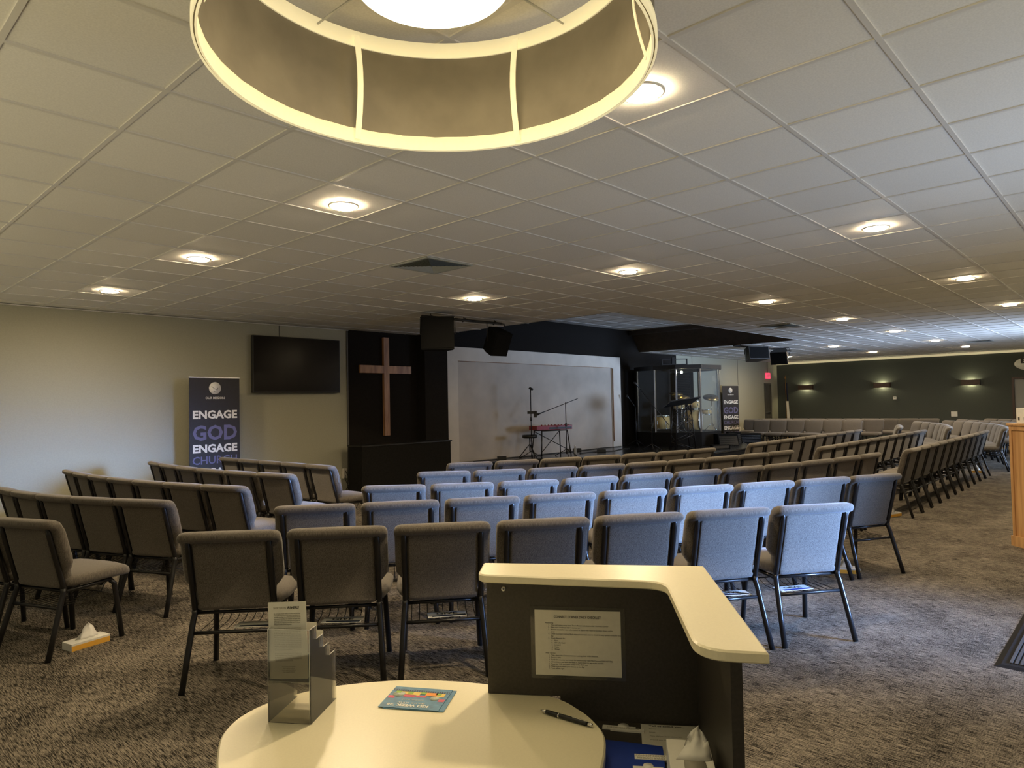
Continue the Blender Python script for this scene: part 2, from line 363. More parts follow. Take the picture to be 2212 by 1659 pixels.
ROWS = {
'A': [(1.426, 3.811), (1.847, 3.426), (2.277, 3.053), (2.717, 2.691), (3.168, 2.342), (3.628, 2.007), (4.098, 1.685), (4.548, 1.358)],
'B': [(2.229, 4.296), (2.68, 3.947), (3.139, 3.608), (3.605, 3.28), (4.079, 2.963), (4.56, 2.659), (5.05, 2.367), (5.549, 2.09), (6.055, 1.829), (6.54, 1.575)],
'C': [(3.266, 4.797), (3.669, 4.394), (4.115, 4.041), (4.593, 3.729), (5.092, 3.455), (5.607, 3.212), (6.136, 2.999), (6.674, 2.813), (7.222, 2.654), (7.776, 2.523), (8.337, 2.423), (8.904, 2.362)],
'D': [(4.283, 5.33), (4.691, 4.94), (5.149, 4.611), (5.64, 4.333), (6.153, 4.097), (6.681, 3.896), (7.218, 3.724), (7.764, 3.58), (8.315, 3.459), (8.872, 3.364)],
'E': [(5.126, 5.829), (5.627, 5.548), (6.139, 5.29), (6.663, 5.057), (7.199, 4.851), (7.745, 4.675), (8.3, 4.531), (8.863, 4.42)],
'L1': [(.745, 5.86), (.932, 5.358), (1.127, 4.865)],
'L2': [(1.354, 7.598), (1.368, 7.112), (1.44, 6.633), (1.563, 6.163), (1.728, 5.707), (1.929, 5.265)],
'L3': [(2.27, 9.27), (2.238, 8.745), (2.236, 8.219), (2.264, 7.694), (2.324, 7.172), (2.415, 6.654), (2.539, 6.143), (2.693, 5.64)],
'L4': [(3.336, 9.698), (3.273, 9.123), (3.241, 8.545), (3.245, 7.967), (3.286, 7.39), (3.37, 6.818), (3.499, 6.254)],
'L5': [(4.177, 9.472), (4.19, 8.927), (4.203, 8.381), (4.216, 7.835), (4.229, 7.289), (4.242, 6.744)],
}
def line(x0, y0, dx, dy, n, bow=0):
    return [(x0 + dx * i, y0 + dy * i - bow * 4 * (i / n) * (1 - i / n)) for i in range(n + 1)]
ROWS['R1'] = line(9.50, 2.20, .531, .004, 11, 0)
ROWS['R2'] = line(9.55, 3.26, .531, 0, 11, 0)
ROWS['R3'] = line(9.90, 4.38, .530, 0, 10, 0)
def mir(k, i0, i1, ax=12.5, dx=0, dy=0): return [(2 * ax - x + dx, y + dy) for x, y in ROWS[k][::-1][i0:i1]]
ROWS['M1'] = mir('B', 1, 9)
ROWS['M2'] = mir('C', 0, 11, dx=.15, dy=-.28)
ROWS['M3'] = mir('D', 0, 9, dx=.15, dy=-.35)
ROWS['M4'] = mir('E', 0, 4, dx=.2, dy=-.48)
ROWS['M5'] = line(21.1, 6.05, 0, .53, 6)
ROWS['M6'] = line(22.1, 5.75, .0, .53, 8)
ROWS['M7'] = line(23.1, 4.55, .0, .53, 10)
ROWS['M0'] = mir('A', 2, 7)
W = {
'A': ('centre row nearest the desk', 'from left'),
'B': ('centre row second from the desk', 'from left'),
'C': ('centre row third from the desk', 'from left'),
'D': ('centre row fourth from the desk', 'from left'),
'E': ('front centre row beside the stage', 'from left'),
'L1': ('left foreground row', 'from wall side'),
'L2': ('second left row', 'from wall side'),
'L3': ('left row below the banner', 'from wall side'),
'L4': ('left row overlapping the banner', 'from wall side'),
'L5': ('left row under the television', 'from wall side'),
'R1': ('straight row along right aisle', 'from near end'),
'R2': ('straight row one in from right aisle', 'from near end'),
'R3': ('straight row right of the stage front', 'from near end'),
'M0': ('outermost curved row by the doorway', 'from aisle end'),
'M1': ('far curved row nearest oak cabinet', 'from aisle end'),
'M2': ('far curved row behind aisle row', 'from aisle end'),
'M3': ('middle far curved row', 'from aisle end'),
'M4': ('short curved row nearest the stage', 'from aisle end'),
'M5': ('far straight row facing the stage', 'from near end'),
'M6': ('second far straight row', 'from near end'),
'M7': ('last row by the green wall', 'from near end'),
}
CH = {}
for k, pts in ROWS.items():
    for i in range(len(pts) - 1):
        CH[k, i] = place_chair(pts[i], pts[i + 1], '%s grey chair %s in the %s' % (ORD[i], W[k][1], W[k][0]), 'grey chapel chairs, ' + W[k][0])

# giving cards on the racks
def local(o, x, y, z):
    a = o.rotation_euler[2]; return (o.location[0] + x * math.cos(a) - y * math.sin(a), o.location[1] + x * math.sin(a) + y * math.cos(a), z)
for (k, i), dx, lab in ((('A', 0), .10, 'plain pale card lying on rack under the leftmost chair by the desk'), (('A', 1), .0, 'white GIVE card on the rack behind the brochure holder'), (('A', 2), .02, 'white GIVE card on the rack left of the charcoal desk panel'), (('A', 5), .08, 'white GIVE card on rack partly hidden by the desk counter'), (('A', 6), -.06, 'blue edged GIVE card on the rack of the rightmost lit chair')):
    ch = CH[k, i]; t = thing('giving_card', lab, 'card', local(ch, dx, -.10, .2995), ch.rotation_euler[2] + random.uniform(-.15, .15), 'GIVE cards on the chair racks')
    part('card', MB().box(-.11, .11, -.05, .05, 0, .002), M['white'], t)
    part('stripe', MB().box(-.085, .105, -.042, -.018, .0021, .0026), M['navy'] if i < 6 else M['blue'], t)
    if i: letter('GIVE', .05, M['ink'], t, Matrix.Translation((0, -.005, .0027)), bold=.001, width=.12, ext=.0002)

# ------------------------------------------------------------------ ceiling fixtures
def downlight(x, y, lab):
    t = thing('recessed_downlight', lab, 'ceiling light', (x, y, CE - .008), 0, 'warm round ceiling downlights')
    part('trim_ring', MB().lathe((0, 0, 0), [(.108, .002), (.108, -.004), (.09, -.010), (.086, -.002)], 24, cap=False), M['trim'], t)
    part('lens', MB().lathe((0, 0, 0), [(.0895, -.0095), (.086, -.0135), (.06, -.016), (.02, -.0172), (.001, -.0175)], 24), M['bulb'], t)
LB = [(2.72, 1.68, 'large round downlight beside the hanging drum shade'), (2.73, 4.15, 'lit downlight below and left of the drum shade'), (2.70, 6.53, 'downlight middle of the three at upper left'), (2.66, 8.95, 'leftmost downlight near the left wall'),
      (6.36, 4.156, 'downlight right of the square ceiling vent'), (6.39, 6.62, 'downlight above the hanging speaker left of the stage'), (6.33, 1.66, 'bright downlight at upper right of the ceiling'), (9.915, 1.62, 'right edge downlight, second from front'),
      (13.37, 1.607, 'right edge downlight, third from front'), (9.9, 4.1, 'downlight over the middle of the right seating'), (13.23, 4.08, 'downlight just right of the dark ceiling vent'), (16.63, 4.06, 'downlight right of the stage recess tip'),
      (20.3, 4.02, 'downlight in the bluish far ceiling strip'), (19.96, 6.41, 'downlight above the far sconces, nearest the stage'), (23.58, 6.39, 'small downlight close above the green wall centre'), (23.65, 3.93, 'small downlight above the rightmost sconce'), (23.2, 8.9, 'far downlight partly behind the hanging speakers')]
for x, y, lab in LB: downlight(x, y, lab)
for x, y, lab in ((4.531, 5.323, 'square ceiling vent with louvres in the middle of the ceiling'), (13.35, 5.25, 'dark square ceiling vent near the stage recess'), (21.6, 3.3, 'far thin vent in the bluish ceiling strip'), (22.0, 6.6, 'far vent above the green wall')):
    t = thing('ceiling_vent', lab, 'vent', (x, y, CE - .008), 0, 'square ceiling vents')
    part('frame', MB().box(-.30, .30, -.30, -.27, -.012, 0).box(-.30, .30, .27, .30, -.012, 0).box(-.30, -.27, -.27, .27, -.012, 0).box(.27, .30, -.27, .27, -.012, 0), M['vent'], t)
    part('backing', MB().box(-.27, .27, -.27, .27, -.003, -.001), M['ventdark'], t)
    for q in range(4):
        lv = MB(); R = Matrix.Rotation(q * PI / 2, 4, 'Z')
        for i in range(8):
            d = .255 - i * .03
            lv.add([R @ Vector(v) for v in ((-d, -d, -.016), (d, -d, -.016), (d - .014, -d + .014, -.004), (-d + .014, -d + .014, -.004))], [(0, 1, 2, 3)])
        part('louvre', lv, M['vent'], t)
# drum pendant
DX, DY = 1.30, 1.505
t = thing('drum_pendant_light', 'huge open grey fabric drum shade with cream bands around a glowing disc', 'ceiling light', (DX, DY, 0))
zb, zt, rb = 2.475, 2.885, .632
def ringband(r0, z0, z1, n=96, wob=0):
    s = MB(); R = []
    for r, z in ((r0, z0), (r0, z1), (r0 + .006, z1), (r0 + .006, z0), (r0, z0)):
        R.append([((r) * math.cos(2 * PI * i / n), r * math.sin(2 * PI * i / n), z + (wob * math.sin(i * 2.3) if z == z1 or wob < 0 and z == z0 else 0)) for i in range(n)])
    return s.loft(R, True, cap=False)
part('shade', ringband(rb, zb, zt), M['fabricgrey'], t)
part('lower_band', ringband(rb - .004, zb - .004, zb + .048, wob=.0012), M['band'], t).scale = (1, 1, 1)
ob = part('outer_band', ringband(rb + .0062, zb - .003, zb + .03), M['band'], t)
part('upper_band', ringband(rb - .006, zt - .055, zt + .003, wob=0), M['band'], t)
for a in (76, 19, -50, -108, -160, 168):
    A = math.radians(a)
    s = MB(); pts = []
    for k in range(9): q = k / 8; pts.append(((rb - .014 - .035 * math.sin(PI * q)) , zb + .005 + (zt - zb - .02) * q))
    s.loft([[(r_ , -.011, z), (r_, .011, z), (r_ + .003, .011, z), (r_ + .003, -.011, z)] for r_, z in pts], mtx=Matrix.Rotation(A, 4, 'Z'))
    part('strap', s, M['band'], t)
part('diffuser', MB().lathe((0, 0, 0), [(.232, 2.75), (.236, 2.735), (.225, 2.722), (.12, 2.716), (.001, 2.714)], 64), M['diffuser'], t)
part('canopy', MB().cyl((0, 0, 2.75), .22, .05, 48).cyl((0, 0, 2.80), .06, .127, 16), M['trim'], t)
part('rod', MB().tube([(-.62, 0, 2.86), (.62, 0, 2.86)], .004, 6).tube([(0, -.62, 2.86), (0, .62, 2.86)], .004, 6), M['alu'], t)

# ------------------------------------------------------------------ desk and round table
t = thing('reception_desk', 'charcoal corner desk with raised cream counter and checklist on its panel', 'desk', (1.40, .85, 0))
def off(pts): return [(x - 1.40, y - .85) for x, y in pts]
def arc(c, r, a0, a1, n=8): return [(c[0] + r * math.cos(a0 + (a1 - a0) * i / n), c[1] + r * math.sin(a0 + (a1 - a0) * i / n)) for i in range(n + 1)]
def fillet(pts, rad):
    out = []
    n = len(pts)
    for i, p in enumerate(pts):
        r = rad.get(i, 0)
        if not r: out.append(p); continue
        a = Vector(pts[i - 1]) - Vector(p); b = Vector(pts[(i + 1) % n]) - Vector(p); P_ = Vector(p)
        a.normalize(); b.normalize(); s_, e_ = P_ + a * r, P_ + b * r
        for k in range(9): q = k / 8; out.append(tuple((1 - q) ** 2 * s_ + 2 * q * (1 - q) * P_ + q * q * e_))
    return out
CT = [(1.284, 1.314), (1.183, 1.234), (1.412, .843), (1.060, .575), (1.121, .477), (1.606, .846)]
CTf = off(fillet(CT, {1: .03, 2: .055, 3: .06}))
cm = MB()
def inset(pts, d):
    n = len(pts); out = []; A2 = sum(pts[i][0] * pts[(i + 1) % n][1] - pts[(i + 1) % n][0] * pts[i][1] for i in range(n)); sg = 1 if A2 > 0 else -1
    for i in range(n):
        p, a, b = Vector(pts[i]), Vector(pts[i - 1]), Vector(pts[(i + 1) % n])
        n1 = (p - a); n1 = Vector((-n1.y, n1.x)).normalized(); n2 = (b - p); n2 = Vector((-n2.y, n2.x)).normalized()
        m_ = (n1 + n2); m_ = m_ / max(m_.length_squared / 2, .3); out.append(tuple(p + m_ * d * sg))
    return out
ins = inset(CTf, .004)
cm.loft([[(x, y, z) for x, y in q] for q, z in ((ins, 1.052), (CTf, 1.055), (CTf, 1.069), (ins, 1.072))][::1])
part('counter_top', cm, M['cream'], t)
# panel A
ux, uy = .5650, -.8251
def A_(s_, n_=0): return (1.251 + ux * s_ - uy * n_ * -1 * -1 - 1.40, 1.272 + uy * s_ + ux * n_ - .85)
pa = MB(); prof = [(0, .7515), (.185, .7515), (.185, 0), (.545, 0), (.545, 1.052), (0, 1.052)]
def wpt(s_, n_): return (1.251 + ux * s_ + .8251 * n_ - 1.40, 1.272 + uy * s_ + .565 * n_ - .85)   # n: away from camera
pa.loft([[(*wpt(s_, n_), z) for s_, z in prof] for n_ in (0, .022)])
part('back_panel', pa, M['desk'], t)
c0 = Vector((1.251 + ux * .523, 1.272 + uy * .523)); vb = Vector((-.796, -.605)); nb = Vector((.605, -.796))
pb = MB(); q = [(c0 + nb * 0 + vb * .0), (c0 + vb * .40), (c0 + vb * .40 + nb * .022), (c0 + nb * .022)]
pb.prism(off([tuple(v) for v in q]), 0, 1.052)
part('side_panel', pb, M['desk'], t)
ws = [tuple(Vector((1.251, 1.272)) + Vector((ux, uy)) * s_ + Vector((-.8251, -.565)) * .001) for s_ in (.19, .522)]
ws += [tuple(c0 + vb * .39 - nb * .001), (1.02, .84), (1.16, 1.0)]
part('work_surface', MB().prism(off(ws), .670, .695), M['desk'], t)
S = Matrix.Translation((*wpt(.045, -.0015), 1.022))
rot90 = Matrix(((ux, 0, -.8251, 0), (uy, 0, -.565, 0), (0, 1, 0, 0), (0, 0, 0, 1)))   # local x along panel, y up, z to the camera
sc = MB(); sc.lathe((0, 0, 0), [(.0065, 0), (.0065, .002), (.005, .0035), (.001, .0038)], 16, mtx=Matrix.Translation((*wpt(.045, -.0002), 1.018)) @ rot90)
part('screw', sc, M['alu'], t)
part('screw_recess', MB().box(-.003, .003, -.0008, .0008, .0036, .0042, mtx=Matrix.Translation((*wpt(.045, -.0002), 1.018)) @ rot90).box(-.0008, .0008, -.003, .003, .0036, .0042, mtx=Matrix.Translation((*wpt(.045, -.0002), 1.018)) @ rot90), M['black'], t)

# checklist in sleeve, stuck on the panel
W2 = lambda s_, n_, z: (1.251 + ux * s_ + .8251 * n_, 1.272 + uy * s_ + .565 * n_, z)
t = thing('checklist_sheet', 'laminated daily checklist sheet on the charcoal desk panel', 'paper', W2(.232, -.002, .886)); t.matrix_world = Matrix.Translation(W2(.232, -.0015, .886)) @ rot90
part('sleeve', MB().box(-.119, .119, -.091, .090, -.0008, .0), M['acrylic'], t)
part('sheet', MB().box(-.108, .108, -.0815, .0815, .0002, .001), M['paper'], t)
letter('CONNECT CORNER DAILY CHECKLIST', .0085, M['ink'], t, Matrix.Translation((0, .062, .0014)), bold=.0001, width=.118, ext=.0002)
CKL = [('Positioning', 0, .048), ('1.  Take out t-shirt wrap from Teens Room and place under Connect Corner', 1, .0425), ('2.  Make sure overhead light is turned on', 1, .037), ('3.  Browse events for new information or flyers that need to be taken down visible', 1, .0315), ('     (see)', 1, .026), ('4.  Check Connect Corner Slack channel and rack case to check for any special notes for this', 1, .0205), ('     day', 1, .015), ('5.  Check Restock for', 1, .0095),
       ('a.   Pens', 2, .004), ('b.   GO Life Card', 2, -.0015), ('c.   Lanyard', 2, -.007), ('d.   Mints', 2, -.0125), ('e.   Water', 2, -.018), ('After Service', 0, -.0275), ('1.  Take down the Connect Corner racking Kids WEB Effective', 1, -.033), ('2.  Put out table', 1, -.0385), ('3.  Scrub the counter and check for monitors for GO-Fills Cup and GRN METERS', 1, -.044), ('4.  Close down, put table and back it, Sunn room to say at the rack file', 1, -.0495), ('5.  Place any T-R, trio cards ready in the Slack text', 1, -.055), ('6.  Make sure to check your letters at the Bay', 1, -.0605), ('7.  Turn off the light', 1, -.066)]
lm = []
for s_, ind, y in CKL: letter(s_, .0048, M['ink'], t, Matrix.Translation((-.082 + .008 * ind, y, .0013)), align='LEFT', ext=.0001, name='line_of_text')

# round table
TB = [(.615, 1.41), (.659, 1.513), (.708, 1.591), (.783, 1.645), (.885, 1.660), (1.008, 1.627), (1.135, 1.54), (1.230, 1.43), (1.295, 1.316), (1.335, 1.21), (1.345, 1.106), (1.331, 1.041), (1.312, .99), (1.270, .925), (1.203, .874), (1.10, .82), (1.0, .79), (.86, .81), (.74, .88), (.65, .99), (.60, 1.13), (.592, 1.28)]
def cr(pts, k=6):
    n = len(pts); out = []
    for i in range(n):
        p0, p1, p2, p3 = [Vector(pts[(i + j) % n]) for j in (-1, 0, 1, 2)]
        for q in range(k):
            u = q / k; out.append(tuple(.5 * ((2 * p1) + (p2 - p0) * u + (2 * p0 - 5 * p1 + 4 * p2 - p3) * u * u + (3 * p1 - p0 - 3 * p2 + p3) * u ** 3)))
    return out
tbx, tby = .95, 1.17
t = thing('round_table', 'round cream topped table joined to the charcoal desk in the foreground', 'table', (tbx, tby, 0))
tp = [(x - tbx, y - tby) for x, y in cr(TB)][::-1]; ti = inset(tp, .004)
part('table_top', MB().loft([[(x, y, z) for x, y in q] for q, z in ((ti, .722), (tp, .726), (tp, .746), (ti, .750))], False), M['cream'], t)
part('pedestal', MB().cyl((0, 0, .02), .04, .70, 20), M['desk'], t)
part('base', MB().lathe((0, 0, 0), [(.27, 0), (.27, .012), (.05, .03), (.001, .031)], 40), M['desk'], t)

# brochure holder
u = Vector((.56, -.828, 0)); v = Vector((.828, .56, 0))
HB = Matrix(((u.x, v.x, 0, .798), (u.y, v.y, 0, 1.556), (0, 0, 1, .7505), (0, 0, 0, 1)))
t = thing('brochure_holder', 'clear acrylic tiered brochure holder standing on the round table', 'brochure holder'); t.matrix_world = HB
def quadplate(pts, th=.0022, ax=1):
    a = [Vector(p) for p in pts]; n_ = (a[1] - a[0]).cross(a[2] - a[0]).normalized() * th
    return [tuple(p) for p in a], [tuple(p + n_) for p in a]
tiers = [(0.0, .095, .218), (.036, .082, .186), (.072, .066, .154), (.108, .048, .122)]
def plate(mb, pts, th=.0022): a, b = quadplate(pts, th); mb.loft([a, b])
for x in (0, .106):
    s = MB()
    plate(s, [(x, 0, 0), (x, .145, 0), (x, .145, .122), (x, .108, .122), (x, .108, .154), (x, .072, .154), (x, .072, .186), (x, .036, .186), (x, .036, .218), (x, 0, .218)])
    part('side_panel', s, M['acrylic'], t)
s = MB(); plate(s, [(.002, .002, 0), (.104, .002, 0), (.104, .002, .218), (.002, .002, .218)]); part('front_panel', s, M['acrylic'], t)
ed = MB()
for x in (.001, .105):
    ed.tube([(x, .001, 0), (x, .001, .218)], .0009, 5)
    for k, (y, z0_, z1_) in enumerate(tiers): ed.tube([(x, y, z1_), (x, y + .036, z1_), (x, y + .036, z1_ - .032)], .0008, 5); ed.tube([(.001, y + .003, z0_), (.105, y + .003, z0_)], .0008, 5) if x < .05 else None
ed.tube([(.001, .001, .218), (.105, .001, .218)], .0009, 5)
part('glint_edge', ed, M['tissue'], t)  # white strips painting the bright glint along the clear edges
for y, zb_, zt_ in tiers:
    s = MB()
    plate(s, [(.002, y + .034, zb_), (.104, y + .034, zb_), (.104, y + .036, zt_ - .03), (.002, y + .036, zt_ - .03)])
    plate(s, [(.002, y + .004, zb_), (.104, y + .004, zb_), (.104, y + .034, zb_), (.002, y + .034, zb_)])
    part('pocket', s, M['acrylic'], t)
def leaflet(name, lab, M0, w_, h_, m_, n=3):
    t = thing(name, lab, 'leaflet'); t.matrix_world = M0
    for i in range(n): part('page', MB().box(0, w_, i * .0012, i * .0012 + .0004, 0 + i * .001, h_ + i * .001), m_, t)
    return t
ML = HB @ Matrix.Translation((.003, .007, .098)) @ Matrix.Rotation(-.055, 4, 'Y') @ Matrix.Rotation(math.radians(-3), 4, 'X')
t = leaflet('leaflet', 'white text leaflet in the front pocket of the brochure holder', ML, .096, .176, M['paper'])
XZ = Matrix(((1, 0, 0, 0), (0, 0, -1, 0), (0, 1, 0, 0), (0, 0, 0, 1)))
def L_(x, z, y=-.0004): return Matrix.Translation((x, y, z)) @ XZ
letter('NORTHERN', .007, M['inkgrey'], t, L_(.030, .162), ext=.0001, width=.032)
letter('RIVERS', .008, M['ink'], t, L_(.064, .162), bold=.0002, ext=.0001, width=.030, shear=.2)
LT = ['our community cares for families and children and gives them', 'a place to grow, learn and live with support from people who', 'listen and help every single day of the week and all of the year']
for i in range(27):
    if i in (7, 21): continue
    z = .150 - i * .0042
    letter(LT[i % 3][(i * 3) % 12:], .0042, M['inkgrey'], t, L_(.014, z), ext=.0001, align='LEFT', width=.068 if i not in (6, 20, 26) else .045, name='line_of_text')
for i in range(4): letter('rivers center for children', .0042, M['inkgrey'], t, L_(.048, .027 - i * .0042), ext=.0001, width=.034 - .004 * (i % 2), name='line_of_text')
for k, (y, zb_, zt_) in enumerate(tiers[1:]):
    hh = (.135, .12, .09)[k]
    t = leaflet('leaflet', ('pale blue photo leaflet in second pocket of the brochure holder', 'cream leaflet in third pocket of the brochure holder', 'small leaflet in the lowest pocket of the brochure holder')[k], HB @ Matrix.Translation((.006, y + .010, zb_ + .003)), .096, hh, (M['paper'], M['paper'], M['paper'])[k])
    if k == 0:
        part('photo', MB().box(.055, .0958, -.0008, -.0002, .065, .118), M['skin'], t); part('blue_field', MB().box(.0, .0958, -.0008, -.0002, .0, .062), M['cardblue'], t)

# postcards on the table (upside down to the viewer)
P0 = Vector((1.200, 1.351)); e1 = Vector((1.117, 1.489)) - P0; e2 = Vector((1.093, 1.279)) - P0
e1n = e1.normalized(); e2n = e2.normalized(); wC, hC = .155, .122
for k in range(2):
    a = math.atan2(e1n.y, e1n.x) + (0, .03)[k]
    t = thing('postcard', ('blue kids week postcard lying upside down on the round table', 'postcard mostly hidden beneath the blue kids week postcard')[k], 'postcard', (P0.x + (0, .006)[k], P0.y + (0, -.008)[k], .7525 - k * .0015), a, 'postcards on the round table')
    # local x runs along the card bottom-to-viewer-left, local y towards viewer
    part('card', MB().box(0, wC, 0, hC, 0, .0012), M['cardblue'], t)
    if k == 0:
        part('dark_strip', MB().box(.002, wC - .002, .016, .026, .0012, .0015), M['navy'], t)
        for i in range(26): pass
        tt = MB()
        for i in range(24): tt.box(.004 + i * .0062, .007 + i * .0062, .018, .024, .0015, .0017)
        part('teeth', tt, M['cardblue'], t)
        for mm, sp in (('gold', [(.01, .05), (.075, .03), (.105, .03)]), ('orange', [(.03, .03)]), ('green', [(.02, .014), (.06, .014), (.095, .014), (.128, .014)])):
            for x, w_ in sp:
                s = MB(); s.box(x, x + w_, .027, .046 if mm != 'green' else .038, .0016 if mm != 'gold' else .0013, .0019 if mm != 'gold' else .0015)
                part('color_patch', s, M[mm], t)
        for q in ((.055, .082, .046, .056), (.085, .115, .044, .058), (.002, .018, .060, .074), (.135, .152, .055, .07)): part('color_patch', MB().box(*q, .0013, .0015), M['pink'], t)
        s = MB(); s.cyl((.13, .045, .0013), .016, .0004, 20); s.cyl((.03, .058, .0013), .012, .0004, 20); part('planet', s, mat('print_pale', (.45, .50, .42), .5, noise=.3, nscale=120), t)
        Mx = Matrix.Translation((wC / 2 + .0, hC - .028, .0016))
        letter("KID WEEK '26", .017, M['white'], t, Matrix.Translation((.085, .100, .0016)), bold=.0006, width=.108, ext=.0002)
        letter('MADE NEW', .008, M['white'], t, Matrix.Translation((.080, .089, .0016)), bold=.0001, width=.07, ext=.0002, spacing=1.3)
        letter('summer week', .008, M['white'], t, Matrix.Translation((.082, .072, .0016)), width=.06, ext=.0002)
# pen
a = Vector((1.256, 1.095)); b = Vector((1.272, .967)); d = b - a
t = thing('pen', 'black ballpoint pen with chrome tip lying on the round table', 'pen', (a.x, a.y, .7562), math.atan2(d.y, d.x))
RY_ = Matrix.Rotation(PI / 2, 4, 'Y')
part('barrel', MB().lathe((0, 0, 0), [(.0048, .012), (.0052, .02), (.0052, .118), (.0045, .124)], 12, mtx=RY_), M['black'], t)
part('tip', MB().lathe((0, 0, 0), [(.0008, -.004), (.003, .004), (.0047, .012)], 12, mtx=RY_), M['chrome'], t)
part('ring', MB().lathe((0, 0, 0), [(.0055, .046), (.0055, .049)], 12, mtx=RY_), M['chrome'], t)
part('clicker', MB().lathe((0, 0, 0), [(.004, .124), (.004, .136), (.002, .138)], 12, mtx=RY_), M['chrome'], t)
part('clip', MB().box(.085, .125, -.001, .001, .0052, .0065), M['chrome'], t)

# things on the low work surface
def flat(name, lab, cat, P, z, m_, th=.001, group=None):
    cx = sum(p[0] for p in P) / len(P); cy = sum(p[1] for p in P) / len(P)
    t = thing(name, lab, cat, (cx, cy, z), 0, group)
    part('sheet', MB().prism([(x - cx, y - cy) for x, y in P], 0, th), m_, t); return t, cx, cy
ang = math.atan2(uy, ux)
def desk_local(o, dxl, dyl, z):  # offset in desk frame (right, away)
    return Matrix.Translation((ux * dxl + .8251 * dyl, uy * dxl + .565 * dyl, z)) @ Matrix.Rotation(ang, 4, 'Z')
def dp(s_, n_): return (1.251 + ux * s_ + .8251 * n_, 1.272 + uy * s_ + .565 * n_)
t, cx, cy = flat('note_card', 'white Tell us about you card at the back of the low desk', 'card', [dp(.383, -.010), dp(.517, -.008), dp(.517, -.185), dp(.383, -.185)][::-1], .6955, M['paper'])
letter('Tell us about you...', .011, M['ink'], t, desk_local(t, -.005, .076, .0014), bold=.0002, width=.085, ext=.0001)
for i, s_ in enumerate(('Name:', 'Email:', 'How did you hear about us?', 'Would you like')): letter(s_, .0065, M['inkgrey'], t, desk_local(t, -.048, .062 - i * .018, .0014), align='LEFT', ext=.0001)
t, cx, cy = flat('binder', 'blue binder with white label strips lying on the low desk', 'binder', [dp(.24, -.105), dp(.428, -.13), dp(.428, -.40), dp(.20, -.38)][::-1], .6955, M['blue'], .008)
part('label_strip', MB().box(.04, .11, .06, .082, .0082, .0088, mtx=Matrix.Rotation(ang, 4, 'Z')), M['white'], t)
letter('CONNECT CORNER', .010, M['inkgrey'], t, desk_local(t, .075, .072, .0091), width=.065, ext=.0001)
letter('RESOURCE BINDER', .010, M['inkgrey'], t, desk_local(t, .076, .062, .0091), width=.06, ext=.0001)
part('label_strip', MB().box(.035, .10, .015, .030, .0082, .0088, mtx=Matrix.Rotation(ang, 4, 'Z')), M['white'], t)
part('round_sticker', MB().cyl((.068, .034, .0082), .011, .0008, 20, mtx=Matrix.Rotation(ang, 4, 'Z')), M['white'], t)
t = thing('name_badge', 'stack of white name badges in front of the pen on the low desk', 'badge', (*dp(.340, -.040), .6955), ang - .06)
part('badge', MB().box(-.05, .03, -.008, .010, 0, .003).box(-.03, .05, -.014, .0, 0, .004).cyl((.0, .010, 0), .013, .0045, 20), M['white'], t)
letter('DISCOVERING LOVE', .008, M['inkgrey'], t, Matrix.Translation((0, -.006, .0048)), width=.075, ext=.0001)
# tissue box on desk
def tuft(mb, c, r, h, seed, tilt=(0, 0)):
    rnd = random.Random(seed); n = 14; R = []
    for k in range(6):
        q = k / 5; R.append([(c[0] + tilt[0] * q + r * (1 - q) ** .7 * (1 + .35 * math.sin(i * 2.2 + seed + q * 2)) * math.cos(2 * PI * i / n) * 1.6 + .002, c[1] + tilt[1] * q + r * .45 * (1 - q * .9) * (1 + .5 * math.sin(i * 3.1 + seed)) * math.sin(2 * PI * i / n), c[2] + h * q + (.15 * h * math.sin(i * 1.7 + seed) if 2 < k else 0)) for i in range(n)])
    return mb.loft(R, True)
tb = thing('tissue_box', 'white tissue box with oval opening on the low desk beside the binder', 'tissue box', (*dp(.476, -.325), .6965), ang + .0)
bx = MB(); bx.box(-.044, .044, -.112, .112, 0, .064, bev=.001); part('carton', bx, M['white'], tb)
part('opening', MB().cyl((0, 0, 0), 1, .0006, 28, mtx=Matrix.Translation((.006, .0, .0642)) @ Matrix.Diagonal((.022, .068, 1, 1))), M['inkgrey'], tb)
part('tissue', tuft(MB(), (.006, .03, .0645), .020, .05, 3, (.012, .03)), M['tissue'], tb)

# ------------------------------------------------------------------ floor things
def tissue_floor(x, y, rz, lab):
    t = thing('tissue_box', lab, 'tissue box', (x, y, 0), rz, 'yellow and white tissue boxes on the carpet')
    part('carton', MB().box(-.118, .118, -.056, .056, .0, .046, bev=.001), M['white'], t)
    part('yellow_side', MB().box(-.1175, .1175, -.0568, -.0562, .001, .033).box(-.1175, .1175, .0562, .0568, .001, .033), M['yellow'], t)
    part('tissue', tuft(MB(), (0, 0, .046), .034, .085, x * 10, (.01, 0)), M['tissue'], t)
tissue_floor(1.366, 5.063, math.atan2(.052, .23), 'yellow sided tissue box on carpet under the leftmost foreground chair')
tissue_floor(6.25, 1.98, -1.15, 'tissue box with raised tissue behind the right end chairs')
tissue_floor(6.02, 2.22, -.5, 'tissue box half hidden behind chair legs right of the desk')
tissue_floor(9.55, 2.44, -.3, 'small tissue box by the start of the right aisle row')
tissue_floor(15.9, 2.55, -1.2, 'far tissue box at the end of the right aisle row')
t = thing('door_mat', 'black ribbed rubber door mat at the right edge of the carpet', 'mat', (4.58, -.75, 0))
part('border', MB().loft([[(0, 0, 0), (1.9, 0, 0), (1.9, 1.44, 0), (0, 1.44, 0)], [(.03, .03, .010), (1.87, .03, .010), (1.87, 1.41, .010), (.03, 1.41, .010)]]), M['matrim'], t)
rb_ = MB()
for i in range(56): rb_.box(.07, 1.83, .07 + i * .0235, .085 + i * .0235, .010, .0155)
